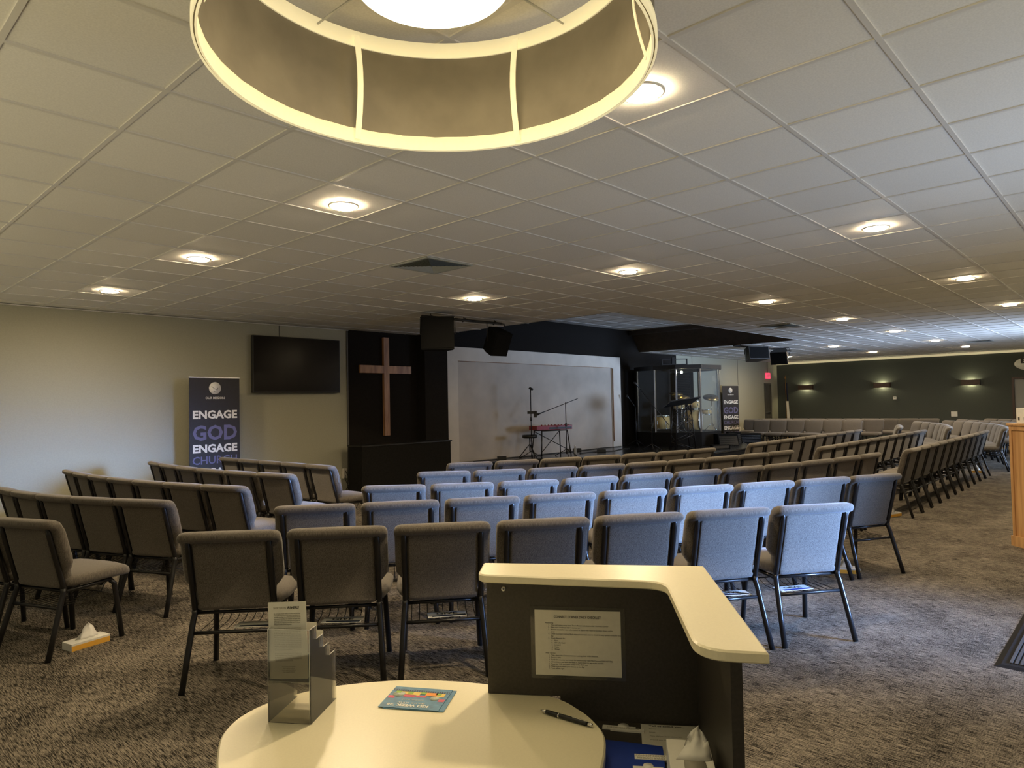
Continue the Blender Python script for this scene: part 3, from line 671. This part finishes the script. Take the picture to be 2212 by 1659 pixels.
part('ribbing', rb_, M['mat'], t)
# oak cabinet
ox = Vector((-.67, -.74)).normalized()
t = thing('oak_cabinet', 'tall oak cabinet with plinth at the right edge beside the aisle', 'cabinet', (8.36, 1.055, 0), math.atan2(ox.y, ox.x))
part('carcass', MB().box(.0, .62, .012, .50, .10, 1.185).box(.0, .03, .0, .012, .10, 1.185).box(.59, .62, .0, .012, .10, 1.185).box(.03, .59, .0, .012, 1.14, 1.185), M['oak'], t)
part('plinth', MB().box(-.012, .632, -.012, .51, 0, .10), M['oak'], t)
part('top_board', MB().box(-.015, .635, -.015, .515, 1.185, 1.208, bev=.003), M['oak'], t)
p_ = Vector((8.36, 1.055)) + ox * .11 + Vector((-ox.y, ox.x)) * .12
t = thing('card_dispenser', 'small white box with dark edge standing on top of the oak cabinet', 'box', (p_.x, p_.y, 1.208), math.atan2(ox.y, ox.x))
part('carton', MB().box(-.09, .09, -.05, .05, 0, .15, bev=.002), M['white'], t)
part('print', MB().box(-.07, -.05, -.0515, -.0505, .03, .06).box(.0, .02, -.0515, -.0505, .03, .06), M['ink'], t)

# ------------------------------------------------------------------ left wall
def banner(x, y, rz, lab, kind):
    t = thing('roll_up_banner', lab, 'banner', (x, y, kind), rz, 'black mission roll-up banners')
    part('base', MB().box(-.40, .40, -.07, .07, 0, .07, bev=.01), M['alu'], t)
    part('cloth', MB().box(-.385, .385, -.004, .004, .07, 1.985), M['banner'], t)
    part('top_rail', MB().box(-.39, .39, -.008, .008, 1.985, 2.0), M['alu'], t)
    def F(x_, z): return Matrix.Translation((x_, -.005, z)) @ XZ
    part('emblem_disc', MB().cyl((0, 0, 0), .092, .001, 40, mtx=F(0, 1.83)), M['white'], t)
    dv = MB(); dv.tube([(-.055, .03, .002), (-.02, .0, .002), (.02, -.02, .002), (.045, .0, .002), (.03, .012, .002)], .003, 5); dv.tube([(.045, .0, .002), (.03, -.035, .002), (-.02, -.05, .002)], .0025, 5)
    dv.v = [tuple(F(0, 1.83) @ Vector(p)) for p in dv.v]
    part('emblem_dove', dv, M['banner'], t)
    letter('OUR MISSION', .05, M['white'], t, F(0, 1.665), width=.29, bold=.0004)
    for s_, z, h, mm, b in (('ENGAGE', 1.375, .165, 'white', .006), ('GOD', 1.055, .30, 'purple', .009), ('ENGAGE', .865, .165, 'white', .006), ('CHURCH', .69, .165, 'purple', .002), ('ENGAGE', .505, .165, 'white', .006), ('CULTURE', .33, .15, 'purple', .002)):
        letter(s_, h, M[mm], t, F(0, z), width=.68, bold=b)
banner(4.535, 10.42, .02, 'black banner reading ENGAGE GOD left of the television', 0)
banner(22.15, 10.50, -.30, 'black banner reading ENGAGE GOD seen right of the drum booth', 0)
t = thing('television', 'large wall mounted black flat television left of the wooden cross', 'television', (6.10, 10.73, 2.24), 0)
t.rotation_euler = (0, 0, .02)
part('bezel', MB().box(-.83, .83, -.03, .03, -.475, .475, bev=.006), M['black'], t)
part('display', MB().box(-.815, .815, -.0315, -.0305, -.455, .463), M['screen'], t)
part('wall_bracket', MB().box(-.2, .2, .03, .095, -.2, .2), M['black'], t)
t = thing('wooden_cross', 'tall reddish wooden cross hanging on the black wall', 'cross', (8.0, 10.79, 1.89))
part('upright', MB().box(-.062, .062, -.03, .03, -.945, .945, bev=.004), M['cross'], t)
part('crossbar', MB().box(-.60, -.062, -.028, .028, .25, .40, bev=.004).box(.062, .60, -.028, .028, .25, .40, bev=.004), M['cross'], t)
t = thing('black_platform', 'low black box platform below the wooden cross', 'platform', (0, 0, 0))
part('body', MB().box(6.98, 9.05, 10.13, 10.56, 0, .80), M['blackmatte'], t); part('top_board', MB().box(6.96, 9.07, 10.11, 10.57, .80, .82), M['black'], t)
t = thing('power_strip', 'small power outlet with dangling cords at the black wall corner', 'outlet', (7.05, 10.80, .30))
part('housing', MB().box(-.035, .035, -.03, .02, -.09, .09, bev=.004), M['trim'], t)
cd = MB(); cd.tube([(0, -.03, .05), (.03, -.08, -.05), (.0, -.1, -.2), (.04, -.06, -.29)], .006, 6); cd.tube([(0, -.03, -.03), (-.03, -.07, -.1), (.02, -.09, -.22), (-.03, -.09, -.29)], .006, 6); part('cord', cd, M['black'], t)

# ------------------------------------------------------------------ stage
SZ = .30
SP = [(9.42, 10.82), (9.42, 10.25), (11.0, 10.18), (12.25, 9.05), (14.66, 7.35), (16.9, 7.45), (19.0, 8.7), (21.1, 10.2), (21.1, 10.82)]
t = thing('stage_platform', 'low glossy black stage platform with angled front edge', 'stage')
sp = [(x, y) for x, y in SP]
part('deck', MB().prism(sp, SZ - .03, SZ), M['stage'], t)
part('skirt', MB().prism(inset(sp, .03), 0, SZ - .03), M['blackmatte'], t)
t = thing('backdrop_screen', 'large pale cloth backdrop screen on the black stage wall', 'screen')
def rect_frame(mb, x0, x1, z0, z1, a, b, c_, y0, y1):  # side widths
    mb.box(x0, x0 + a, y0, y1, z0, z1); mb.box(x1 - b, x1, y0, y1, z0, z1); mb.box(x0 + a, x1 - b, y0, y1, z1 - c_, z1); return mb
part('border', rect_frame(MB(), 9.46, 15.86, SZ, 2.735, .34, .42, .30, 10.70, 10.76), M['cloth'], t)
cl = MB(); nx = 60; vs = []; fs = []
for i in range(nx + 1):
    for j in range(2):
        x = 9.8 + (15.44 - 9.8) * i / nx; vs.append((x, 10.735 + .012 * math.sin(i * .9) * (1 - j) + .006 * math.sin(i * .31), SZ if j == 0 else 2.44))
for i in range(nx): fs.append((i * 2, i * 2 + 2, i * 2 + 3, i * 2 + 1))
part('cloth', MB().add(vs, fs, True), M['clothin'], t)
part('seam_rod', MB().tube([(15.46, 10.68, SZ + .15), (15.46, 10.68, 2.42)], .012, 6).tube([(9.8, 10.69, 2.435), (15.44, 10.69, 2.435)], .006, 6), M['cross'], t)
# keyboard on stand
kx, ky = 12.12, 10.12
def P_(n, mb, m_, p): return part(n, mb, m_, p)
t = thing('keyboard_stand', 'black folding stand under the red keyboard', 'stand', (kx, ky, SZ), -.30)
for x in (-.40, .40):
    for y in (-.22, .22): part('leg', MB().tube([(x, y, 0), (x * .86, y * .73, .58)], .015, 6), M['frame'], t)
part('brace', MB().tube([(-.37, -.2, .12), (.34, .16, .56)], .010, 6).tube([(.37, -.2, .12), (-.34, .16, .56)], .010, 6), M['frame'], t)
part('top_rail', MB().tube([(-.36, -.16, .585), (.36, -.16, .585)], .014, 6).tube([(-.36, .16, .585), (.36, .16, .585)], .014, 6), M['frame'], t)
t = thing('stage_keyboard', 'red stage keyboard on a black stand before the pale screen', 'keyboard', (kx, ky, SZ + .602), -.30)
part('body', MB().box(-.48, .48, -.17, .17, 0, .10, bev=.008), M['red'], t)
part('rear_panel', MB().box(-.15, .46, -.174, -.170, .015, .06), M['black'], t)
kb = MB()
for i in range(36): kb.box(-.46 + i * .0255, -.4365 + i * .0255, .02, .155, .10, .108)
part('keys', kb, M['white'], t)
for i in range(9): part('knob', MB().cyl((-.3 + i * .09, -.09, .10), .014, .02, 10), M['red'], t)
# stool
t = thing('drum_stool', 'round black padded stool on tripod left of the keyboard', 'stool', (11.42, 10.15, SZ))
part('seat', MB().lathe((0, 0, .44), [(.14, 0), (.165, .01), (.17, .05), (.16, .075), (.001, .08)], 24), M['black'], t)
part('post', MB().cyl((0, 0, .14), .016, .30, 10), M['frame'], t)
for i in range(3):
    a = 2 * PI * i / 3 + .3; part('leg', MB().tube([(.01 * math.cos(a), .01 * math.sin(a), .30), (.25 * math.cos(a), .25 * math.sin(a), .012)], .011, 6), M['frame'], t)
def micstand(x, y, z, lab, h, boom=None, rz=0, tilt=None, extra=False):
    t = thing('microphone_stand', lab, 'microphone stand', (x, y, z), rz)
    part('pole', MB().tube([(0, 0, .05), (0, 0, h)], .011, 8), M['frame'], t)
    for i in range(3):
        a = 2 * PI * i / 3 + .5; part('leg', MB().tube([(0, 0, .16), (.28 * math.cos(a), .28 * math.sin(a), .008)], .009, 6), M['frame'], t)
    part('clutch', MB().cyl((0, 0, h * .55), .02, .08, 8), M['black'], t)
    if boom:
        (x0, z0), (x1, z1) = boom
        part('boom_arm', MB().tube([(x0, 0, z0), (x1, 0, z1)], .009, 6), M['frame'], t)
        c1 = Vector((x1, 0, z1)); d_ = (Vector((x1, 0, z1)) - Vector((x0, 0, z0))).normalized()
        part('microphone', MB().tube([c1, c1 + d_ * .14, c1 + d_ * .16, c1 + d_ * .20, c1 + d_ * .215], .02, 10, [.011, .017, .026, .026, .01]), M['black'], t)
    else:
        part('microphone', MB().tube([(0, 0, h), (.0, -.02, h + .03)], .012, 8).tube([(-.04, 0, h + .035), (-.02, 0, h + .05), (.045, 0, h + .02), (.06, 0, h + .015)], .02, 10, [.008, .028, .026, .01]), M['black'], t)
    if extra: part('device_holder', MB().box(-.08, .13, -.02, .02, h - .52, h - .46).box(.06, .13, -.02, .02, h - .60, h - .46), M['black'], t)
    return t
vr = math.radians(-42)   # plane roughly across the view
micstand(11.33, 10.02, SZ, 'tall straight microphone stand behind the round stool', 1.50, None, vr, extra=True)
micstand(12.22, 9.75, SZ, 'microphone stand with tilted boom arm over the red keyboard', 1.22, ((.28, 1.30), (-.48, 1.02)), vr)
micstand(14.67, 9.02, SZ, 'microphone stand with long slanting boom before the drum booth', 1.10, ((.42, .62), (-.27, 1.52)), vr - .1)
micstand(16.0, 10.33, SZ, 'slim dark stand at the right end of the pale screen', 1.05, ((.0, 1.05), (-.12, 1.22)), vr)
# lectern
t = thing('truss_lectern', 'black truss lectern with tilted top in front of the drum booth', 'lectern', (15.45, 8.62, SZ), vr + .1)
for x, y in ((-.24, -.16), (.24, -.16), (-.24, .16), (.24, .16)): part('post', MB().tube([(x * 1.1, y * 1.1, 0), (x * .75, y * .75, 1.10)], .016, 6), M['frame'], t)
zz = MB()
for s_ in (-1, 1):
    for k in range(6):
        a, b = k / 6, (k + 1) / 6; f_ = lambda q: 1.1 - .35 * q
        x0, x1 = (-.24, .24) if k % 2 else (.24, -.24)
        zz.tube([(x0 * f_(a), .16 * s_ * f_(a), a * 1.1), (x1 * f_(b), .16 * s_ * f_(b), b * 1.1)], .007, 5)
        zz.tube([(.24 * s_ * f_(a), (-.16 if k % 2 else .16) * f_(a), a * 1.1), (.24 * s_ * f_(b), (.16 if k % 2 else -.16) * f_(b), b * 1.1)], .007, 5)
part('lattice', zz, M['frame'], t)
part('top_board', MB().box(-.40, .40, -.26, .26, -.012, .012, mtx=Matrix.Translation((0, 0, 1.17)) @ Matrix.Rotation(-.30, 4, 'X') @ Matrix.Rotation(-.12, 4, 'Y')), M['black'], t)

# drum booth
BP = [(16.5, 10.6), (16.3, 9.9), (16.4, 9.3), (16.8, 8.8), (17.75, 8.72), (18.4, 9.1), (18.6, 9.8), (18.4, 10.6)]
bc = Vector((17.45, 9.75))
def scl(P, k): return [tuple(bc + (Vector(p) - bc) * k) for p in P]
t = thing('drum_booth', 'glass panelled drum booth with black base and padded black rim', 'drum booth', (0, 0, 0))
part('base', MB().prism(BP, SZ, .655), M['blackmatte'], t)
n = len(BP); gi = scl(BP, .985)
for i in range(n - 1):
    a, b = Vector(gi[i]), Vector(gi[i + 1]); d_ = (b - a).normalized(); a2, b2 = a + d_ * .02, b - d_ * .02; nn = Vector((-d_.y, d_.x)) * .004
    part('glass_panel', MB().prism([tuple(a2 - nn), tuple(b2 - nn), tuple(b2 + nn), tuple(a2 + nn)], .665, 2.36), M['glass'], t)
for i in range(n):
    part('mullion', MB().box(gi[i][0] - .018, gi[i][0] + .018, gi[i][1] - .018, gi[i][1] + .018, .66, 2.36), M['alu'], t)
rim = MB(); o2, i2 = scl(BP, 1.05), scl(BP, .90)
for i in range(n - 1):
    q = [o2[i], o2[i + 1], i2[i + 1], i2[i]]; rim.prism(q, 2.36, 2.47)
part('top_rim', rim, M['black'], t)
part('rear_panel', MB().box(16.5, 18.3, 10.62, 10.66, .655, 2.4), M['blackmatte'], t)
part('end_panel', MB().box(18.36, 18.40, 9.86, 10.6, .66, 2.35), M['blackmatte'], t)
ap = MB()
for i in range(30): ap.box(18.33, 18.36, 9.95, 10.5, .80 + i * .05, .83 + i * .05)
part('louvred_panel', ap, M['frame'], t)
for x, y, lab in ((16.55, 9.5, 'left'), (16.95, 9.0, 'right')): pass
t = thing('clamp_light', 'small lit lamp under the drum booth rim', 'lamp', (16.62, 9.25, 2.335))
part('bracket', MB().box(-.02, .02, -.02, .02, 0, .025).box(-.06, .06, -.04, .04, -.03, 0), M['black'], t)
part('bulb', MB().sphere((0, 0, -.055), .028), M['sconcebulb'], t)
t = thing('projector_bracket', 'black bracket frame on top of the drum booth rim', 'bracket', (16.25, 9.3, 2.47), vr)
part('frame', MB().box(-.30, .40, -.02, .02, .0, .02).box(-.30, -.27, -.02, .02, .02, .16).box(.37, .40, -.02, .02, .02, .16).box(-.30, .40, -.02, .02, .14, .16).box(-.03, .06, -.04, .04, .02, .2), M['black'], t)
# drums inside
def drum(x, y, z, r, h, lab, name='drum', tilt=None, rz=0, legs=False):
    t = thing(name, lab, 'drum', (x, y, z), rz); m_ = tilt or Matrix.Identity(4)
    part('shell', MB().cyl((0, 0, .01), r, h - .02, 28, mtx=m_), M['drum'], t)
    part('hoop', MB().cyl((0, 0, 0), r + .012, .018, 28, mtx=m_).cyl((0, 0, h - .018), r + .012, .018, 28, mtx=m_), M['chrome'], t)
    part('drumhead', MB().cyl((0, 0, h - .001), r - .005, .004, 28, mtx=m_), M['white'], t)
    lg = MB()
    for k in range(6): a = 2 * PI * k / 6; lg.box(r * math.cos(a) - .012, r * math.cos(a) + .012, r * math.sin(a) - .012, r * math.sin(a) + .012, h * .35, h * .65, mtx=m_)
    part('lug', lg, M['chrome'], t)
    if legs:
        for k in range(3): a = 2 * PI * k / 3; part('leg', MB().tube([((r + .02) * math.cos(a), (r + .02) * math.sin(a), h * .5), ((r + .04) * math.cos(a), (r + .04) * math.sin(a), -legs)], .007, 6), M['chrome'], t)
    return t
BZ = .657
drum(17.0, 10.12, BZ + .06, .22, .38, 'cream floor tom on the left inside the drum booth', 'floor_tom', legs=.06)
drum(17.45, 9.62, BZ + .30, .28, .42, 'large bass drum lying on its side inside the booth', 'bass_drum', Matrix.Rotation(PI / 2, 4, 'X') @ Matrix.Rotation(.3, 4, 'Y'))
drum(17.10, 9.62, BZ + .62, .15, .2, 'small rack tom above the bass drum, left', 'rack_tom')
drum(17.35, 9.28, BZ + .64, .15, .2, 'small rack tom above the bass drum, right', 'rack_tom')
drum(18.0, 9.30, BZ + .45, .17, .14, 'shallow snare drum at the right inside the booth', 'snare_drum')
def cymbal(x, y, h, lab, r=.22, tl=.2):
    t = thing('cymbal_stand', lab, 'cymbal', (x, y, BZ))
    part('pole', MB().tube([(0, 0, .1), (0, 0, h)], .010, 6), M['chrome'], t)
    for i in range(3): a = 2 * PI * i / 3; part('leg', MB().tube([(0, 0, .22), (.2 * math.cos(a), .2 * math.sin(a), .006)], .007, 6), M['chrome'], t)
    part('cymbal', MB().lathe((0, 0, 0), [(r, 0), (.05, .02), (.03, .035), (.001, .04)], 28, mtx=Matrix.Translation((0, 0, h)) @ Matrix.Rotation(tl, 4, 'X') @ Matrix.Rotation(-tl, 4, 'Y')), M['brass'], t)
cymbal(16.75, 9.35, .95, 'crash cymbal stand beside the floor tom in the booth')
cymbal(17.35, 9.85, 1.05, 'cymbal stand in the middle behind the toms', .20)
cymbal(18.2, 9.2, .92, 'tilted ride cymbal stand at the right of the booth', .25, .3)
cymbal(17.85, 9.95, .80, 'hi-hat cymbal stand next to the snare drum', .17, .05)
# monitors and cases
def amp(x, y, z, rz, w_, d_, h, lab, slope=.12):
    t = thing('floor_monitor', lab, 'speaker', (x, y, z), rz)
    part('cabinet', MB().loft([[(-w_ / 2, -d_ / 2, 0), (w_ / 2, -d_ / 2, 0), (w_ / 2, d_ / 2, 0), (-w_ / 2, d_ / 2, 0)], [(-w_ / 2, -d_ / 2 + slope, h), (w_ / 2, -d_ / 2 + slope, h), (w_ / 2, d_ / 2, h), (-w_ / 2, d_ / 2, h)]]), M['speakerblack'], t)
    gr = MB(); a = math.atan2(slope, h)
    for i in range(10): gr.box(-w_ / 2 + .03, w_ / 2 - .03, -.006, 0, .02 + i * (h - .04) / 10, .03 + i * (h - .04) / 10, mtx=Matrix.Translation((0, -d_ / 2, 0)) @ Matrix.Rotation(-a, 4, 'X'))
    part('grille', gr, M['frame'], t)
amp(17.3, 8.35, SZ, vr, .55, .4, .30, 'black wedge monitor in front of the drum booth')
amp(18.3, 8.60, SZ, vr, .35, .3, .30, 'small black monitor at the right of the drum booth')
amp(19.7, 9.0, 0.0, vr, .95, .5, .50, 'long black equipment case right of the stage beside chairs', .02)
amp(15.9, 7.85, SZ, vr, .45, .2, .10, 'low black pedal box near the stage front edge', .03)
t = thing('water_bottle', 'clear plastic water bottle on the stage under the keyboard', 'bottle', (12.5, 9.72, SZ))
part('bottle', MB().lathe((0, 0, 0), [(.03, 0), (.032, .02), (.032, .15), (.014, .19), (.014, .21)], 14), M['bottle'], t); part('cap', MB().cyl((0, 0, .21), .016, .015, 12), M['white'], t)
def cable(pts, lab, r=.010):
    c0_ = Vector(pts[0]); mb = MB(); P = [Vector(p) for p in pts]; out = []
    for i in range(len(P) - 1):
        p0, p1, p2, p3 = P[max(i - 1, 0)], P[i], P[i + 1], P[min(i + 2, len(P) - 1)]
        for q in range(6): u_ = q / 6; out.append(.5 * ((2 * p1) + (p2 - p0) * u_ + (2 * p0 - 5 * p1 + 4 * p2 - p3) * u_ * u_ + (3 * p1 - p0 - 3 * p2 + p3) * u_ ** 3))
    out.append(P[-1]); mb.tube(out, r, 6); o = part('stage_cable', mb, M['black']); tag(o, lab, 'cable')
z_ = SZ + .011
cable([(10.0, 10.5, z_), (10.6, 10.45, z_), (11.1, 10.5, z_), (11.8, 10.35, z_), (12.4, 10.5, z_), (13.2, 10.4, z_)], 'black cable along the foot of the pale screen, left half')
cable([(12.9, 9.9, z_), (13.4, 9.95, z_), (13.9, 9.7, z_), (14.5, 9.85, z_), (15.0, 9.9, z_)], 'black cable on the stage right of the keyboard')
cable([(13.3, 10.55, z_), (14.0, 10.5, z_), (14.8, 10.6, z_), (15.5, 10.5, z_)], 'black cable along the foot of the pale screen, right half')
for x, y, lab in ((10.75, 10.38, 'dark stage box at the left foot of the screen'), (13.6, 9.78, 'dark plug box on the stage cable right of keyboard'), (13.6, 10.52, 'small dark plug box at the right foot of the screen')):
    t = thing('cable_box', lab, 'box', (x, y, SZ + .012), vr); part('housing', MB().box(-.10, .10, -.05, .05, -.012, .06, bev=.006), M['black'], t); part('socket', MB().cyl((-.04, 0, .06), .015, .004, 10).cyl((.04, 0, .06), .015, .004, 10), M['frame'], t)

# hanging speakers and pipe rigs
def rig(p0, p1, lab):
    t = thing('lighting_pipe', lab, 'pipe', (0, 0, 0))
    part('pipe', MB().tube([p0, p1], .022, 8), M['frame'], t)
    hg = MB()
    for q in (.1, .5, .9): a = Vector(p0).lerp(Vector(p1), q); hg.tube([a, (a.x, a.y, CE - .006)], .008, 6); hg.tube([(a.x - .03, a.y, a.z - .03), (a.x + .03, a.y, a.z + .03)], .012, 6)
    part('hanger', hg, M['frame'], t)
    return t
rig((6.75, 8.17, 2.88), (8.45, 8.10, 2.88), 'black ceiling pipe carrying two speakers left of stage')
rig((16.3, 7.6, 2.86), (19.6, 7.45, 2.86), 'black ceiling pipe carrying speakers right of stage')
def speaker(x, y, z, rz, tilt, w_, d_, h, lab, hang):
    t = thing('hanging_speaker', lab, 'speaker', (x, y, z), rz, 'black speakers hung from the ceiling pipes')
    R = Matrix.Rotation(tilt, 4, 'X'); b = .22 * w_
    P = [(-w_ / 2, -d_ / 2), (w_ / 2, -d_ / 2), (w_ / 2 - b * .2, 0), (w_ / 2 - b, d_ / 2), (-w_ / 2 + b, d_ / 2), (-w_ / 2 + b * .2, 0)]
    part('cabinet', MB().prism(P, -h / 2, h / 2, mtx=R), M['speakerblack'] if x < 10 else M['black'], t)
    part('grille', MB().box(-w_ / 2 + .02, w_ / 2 - .02, -d_ / 2 - .008, -d_ / 2, -h / 2 + .02, h / 2 - .02, mtx=R), M['speakerblack'], t)
    part('yoke', MB().tube([(-w_ / 2 - .015, 0, 0), (-w_ / 2 - .015, 0, hang), (w_ / 2 + .015, 0, hang), (w_ / 2 + .015, 0, 0)], .010, 6), M['frame'], t)
speaker(6.92, 8.0, 2.60, vr, 0.0, .50, .36, .50, 'flat black hanging speaker at the left end of the pipe', .26)
speaker(8.22, 8.02, 2.56, vr + .6, .45, .34, .34, .40, 'tilted black hanging speaker right of the flat one', .30)
speaker(16.95, 7.35, 2.65, vr + .15, -.15, .56, .40, .32, 'glossy black hanging speaker above the seats right of stage', .19)
speaker(18.0, 7.12, 2.62, vr - .7, .35, .42, .34, .34, 'angled black hanging speaker beside the glossy one', .22)

# ------------------------------------------------------------------ right far wall
for i, (y, lab) in enumerate(((9.71, 'left bronze wall sconce on the green wall'), (7.04, 'middle bronze wall sconce on the green wall'), (4.38, 'right bronze wall sconce near the oval sign'))):
    t = thing('wall_sconce', lab, 'wall light', (27.0, y, 1.93), 0, 'bronze up and down wall sconces')
    s = MB().box(-.13, -.12, -.27, .27, -.09, .09).box(-.13, 0, -.27, -.26, -.09, .09).box(-.13, 0, .26, .27, -.09, .09)
    part('shade', s, M['sconce'], t); part('bulb', MB().sphere((-.06, 0, 0), .035), M['sconcebulb'], t)
    part('back_plate', MB().box(-.015, -.001, -.06, .06, -.06, .06).tube([(-.06, 0, -.02), (-.001, 0, -.02)], .01, 6), M['sconce'], t)
t = thing('thermostat', 'small white thermostat under the middle sconce', 'thermostat', (27.0, 6.66, 1.46)); part('housing', MB().box(-.03, -.001, -.05, .05, -.05, .05, bev=.006), M['white'], t); part('display', MB().box(-.0305, -.0302, -.03, .03, 0, .03), M['vent'], t)
t = thing('light_switch', 'white square box low on the green wall behind the chairs', 'switch', (27.0, 4.88, .87)); part('plate', MB().box(-.03, -.001, -.09, .09, -.07, .10, bev=.006), M['white'], t); part('toggle', MB().box(-.04, -.03, -.02, .02, -.02, .03), M['white'], t)
t = thing('oval_sign', 'white oval kids sign high on the green wall above the doorway', 'sign', (26.99, 2.45, 2.47))
OV = Matrix(((0, 0, -1, 0), (-1, 0, 0, 0), (0, 1, 0, 0), (0, 0, 0, 1)))
part('board', MB().cyl((0, 0, 0), 1, .015, 48, mtx=OV @ Matrix.Diagonal((.74, .27, 1, 1))), M['white'], t)
letter('ENGAGE', .23, M['ink'], t, OV @ Matrix.Translation((.0, .03, .018)), bold=.012, width=1.15)
letter('KIDS', .24, M['redprint'], t, OV @ Matrix.Translation((.0, -.19, .019)), bold=.012, width=.72)
t = thing('exit_sign', 'glowing red EXIT sign above the side door', 'sign', (26.04, 10.80, 2.41)); part('housing', MB().box(-.17, .17, -.03, .03, -.11, .11, bev=.008), M['exit'], t)
letter('EXIT', .14, M['white'], t, Matrix.Translation((0, -.032, -.05)) @ XZ, width=.24, bold=.003)
part('conduit', MB().tube([(0, .01, .11), (0, .01, .52)], .008, 6), M['door'], t)
t = thing('wall_outlet', 'small white outlet low on the cream wall right of the second banner', 'outlet', (23.47, 10.825, .46)); part('plate', MB().box(-.05, .05, -.012, 0, -.08, .08, bev=.003), M['white'], t); part('socket', MB().box(-.02, .02, -.014, -.012, .01, .05).box(-.02, .02, -.014, -.012, -.05, -.01), M['vent'], t)
t = thing('flag', 'furled white and navy flag on a pole in the far corner', 'flag', (26.35, 10.25, 0))
part('pole', MB().tube([(0, 0, .06), (0, 0, 2.25)], .014, 8), M['brass'], t); part('finial', MB().lathe((0, 0, 2.25), [(.01, 0), (.03, .04), (.03, .08), (.002, .17)], 10), M['brass'], t)
part('base', MB().lathe((0, 0, 0), [(.17, 0), (.17, .03), (.03, .07)], 20), M['brass'], t)
def drape(z0, z1, w0, w1): return MB().loft([[(x * (w0 + (w1 - w0) * q) + .03 + .05 * q, .04 * math.sin(x * 9 + q) + s_ * .012, z1 + (z0 - z1) * q) for s_, rng in ((0, range(9)), (1, range(8, -1, -1))) for x in [(k / 8 - .3) for k in rng]] for q in (0, .25, .5, .75, 1)], True)
part('navy_canton', drape(1.42, 2.12, .06, .16), M['flagdark'], t); part('white_field', drape(.66, 1.42, .20, .36), M['flag'], t)

# ------------------------------------------------------------------ lights
def area(name, loc, direction, sx, sy, power, col, spread=PI):
    l = bpy.data.lights.new(name, 'AREA'); l.shape = 'RECTANGLE'; l.size = sx; l.size_y = sy; l.energy = power; l.color = col; l.spread = spread
    o = bpy.data.objects.new(name, l); COL.objects.link(o); o.location = loc
    o.rotation_euler = Vector(direction).to_track_quat('-Z', 'Y').to_euler(); return o
DAY = (.50, .68, 1.0); DAYB = (.27, .48, 1.0)
area('daylight_entrance', (6.0, -2.8, 1.6), (-.25, 1, -.20), 1.5, 1.6, 100, DAYB, math.radians(26))
area('daylight_ground_bounce', (5.3, -2.0, .25), (-.12, 1, .95), 2.0, 1.0, 34, DAY, math.radians(100))
area('daylight_far_door', (18.9, -2.2, 1.4), (-.12, 1, .12), 3.0, 1.8, 200, DAY, math.radians(70))
area('daylight_far_bounce', (18.9, -1.9, .25), (.0, 1, .45), 3.0, .8, 120, DAY, math.radians(110))
w_ = bpy.data.worlds.new('world'); bpy.context.scene.world = w_; w_.use_nodes = True
wn, wl_ = w_.node_tree.nodes, w_.node_tree.links; tc_ = wn.new('ShaderNodeTexCoord'); sx_ = wn.new('ShaderNodeSeparateXYZ'); rp_ = wn.new('ShaderNodeValToRGB')
mr_ = wn.new('ShaderNodeMapRange'); mr_.inputs['From Min'].default_value = -.5; mr_.inputs['From Max'].default_value = .5
wl_.new(tc_.outputs['Generated'], sx_.inputs[0]); wl_.new(sx_.outputs['Z'], mr_.inputs['Value']); wl_.new(mr_.outputs[0], rp_.inputs[0]); wl_.new(rp_.outputs[0], wn['Background'].inputs[0])
rp_.color_ramp.elements[0].position = .15; rp_.color_ramp.elements[0].color = (1, .86, .52, 1); rp_.color_ramp.elements[1].position = .32; rp_.color_ramp.elements[1].color = (.055, .047, .032, 1)
wn['Background'].inputs[1].default_value = 2.5  # added warm fill entering the open room sides, brightest from below the horizon

# ------------------------------------------------------------------ camera
f, pitch, yaw, roll = 1480.06, 0.030252, 0.819897, -0.019708
cy, sy = math.cos(yaw), math.sin(yaw)
Fv = Vector((sy * math.cos(pitch), cy * math.cos(pitch), math.sin(pitch))); R0 = Vector((cy, -sy, 0)); U0 = R0.cross(Fv)
Rv = R0 * math.cos(roll) + U0 * math.sin(roll); Uv = -R0 * math.sin(roll) + U0 * math.cos(roll)
cam = bpy.data.cameras.new('camera'); co = bpy.data.objects.new('camera', cam); COL.objects.link(co)
cam.sensor_fit = 'HORIZONTAL'; cam.sensor_width = 36; cam.lens = f / 2212 * 36; cam.clip_start = .02; cam.clip_end = 200
m = Matrix((Rv, Uv, -Fv)).transposed().to_4x4(); m.translation = (0, 0, 1.49); co.matrix_world = m
sc_ = bpy.context.scene; sc_.camera = co
sc_.view_settings.view_transform = 'Standard'; sc_.view_settings.exposure = 0.0
sc_.cycles.use_denoising = True; sc_.cycles.max_bounces = 7; sc_.cycles.diffuse_bounces = 4; sc_.cycles.transparent_max_bounces = 24
sc_.cycles.sample_clamp_indirect = 6; sc_.cycles.caustics_reflective = False; sc_.cycles.caustics_refractive = False
sc_.cycles.use_adaptive_sampling = True; sc_.cycles.adaptive_threshold = .05
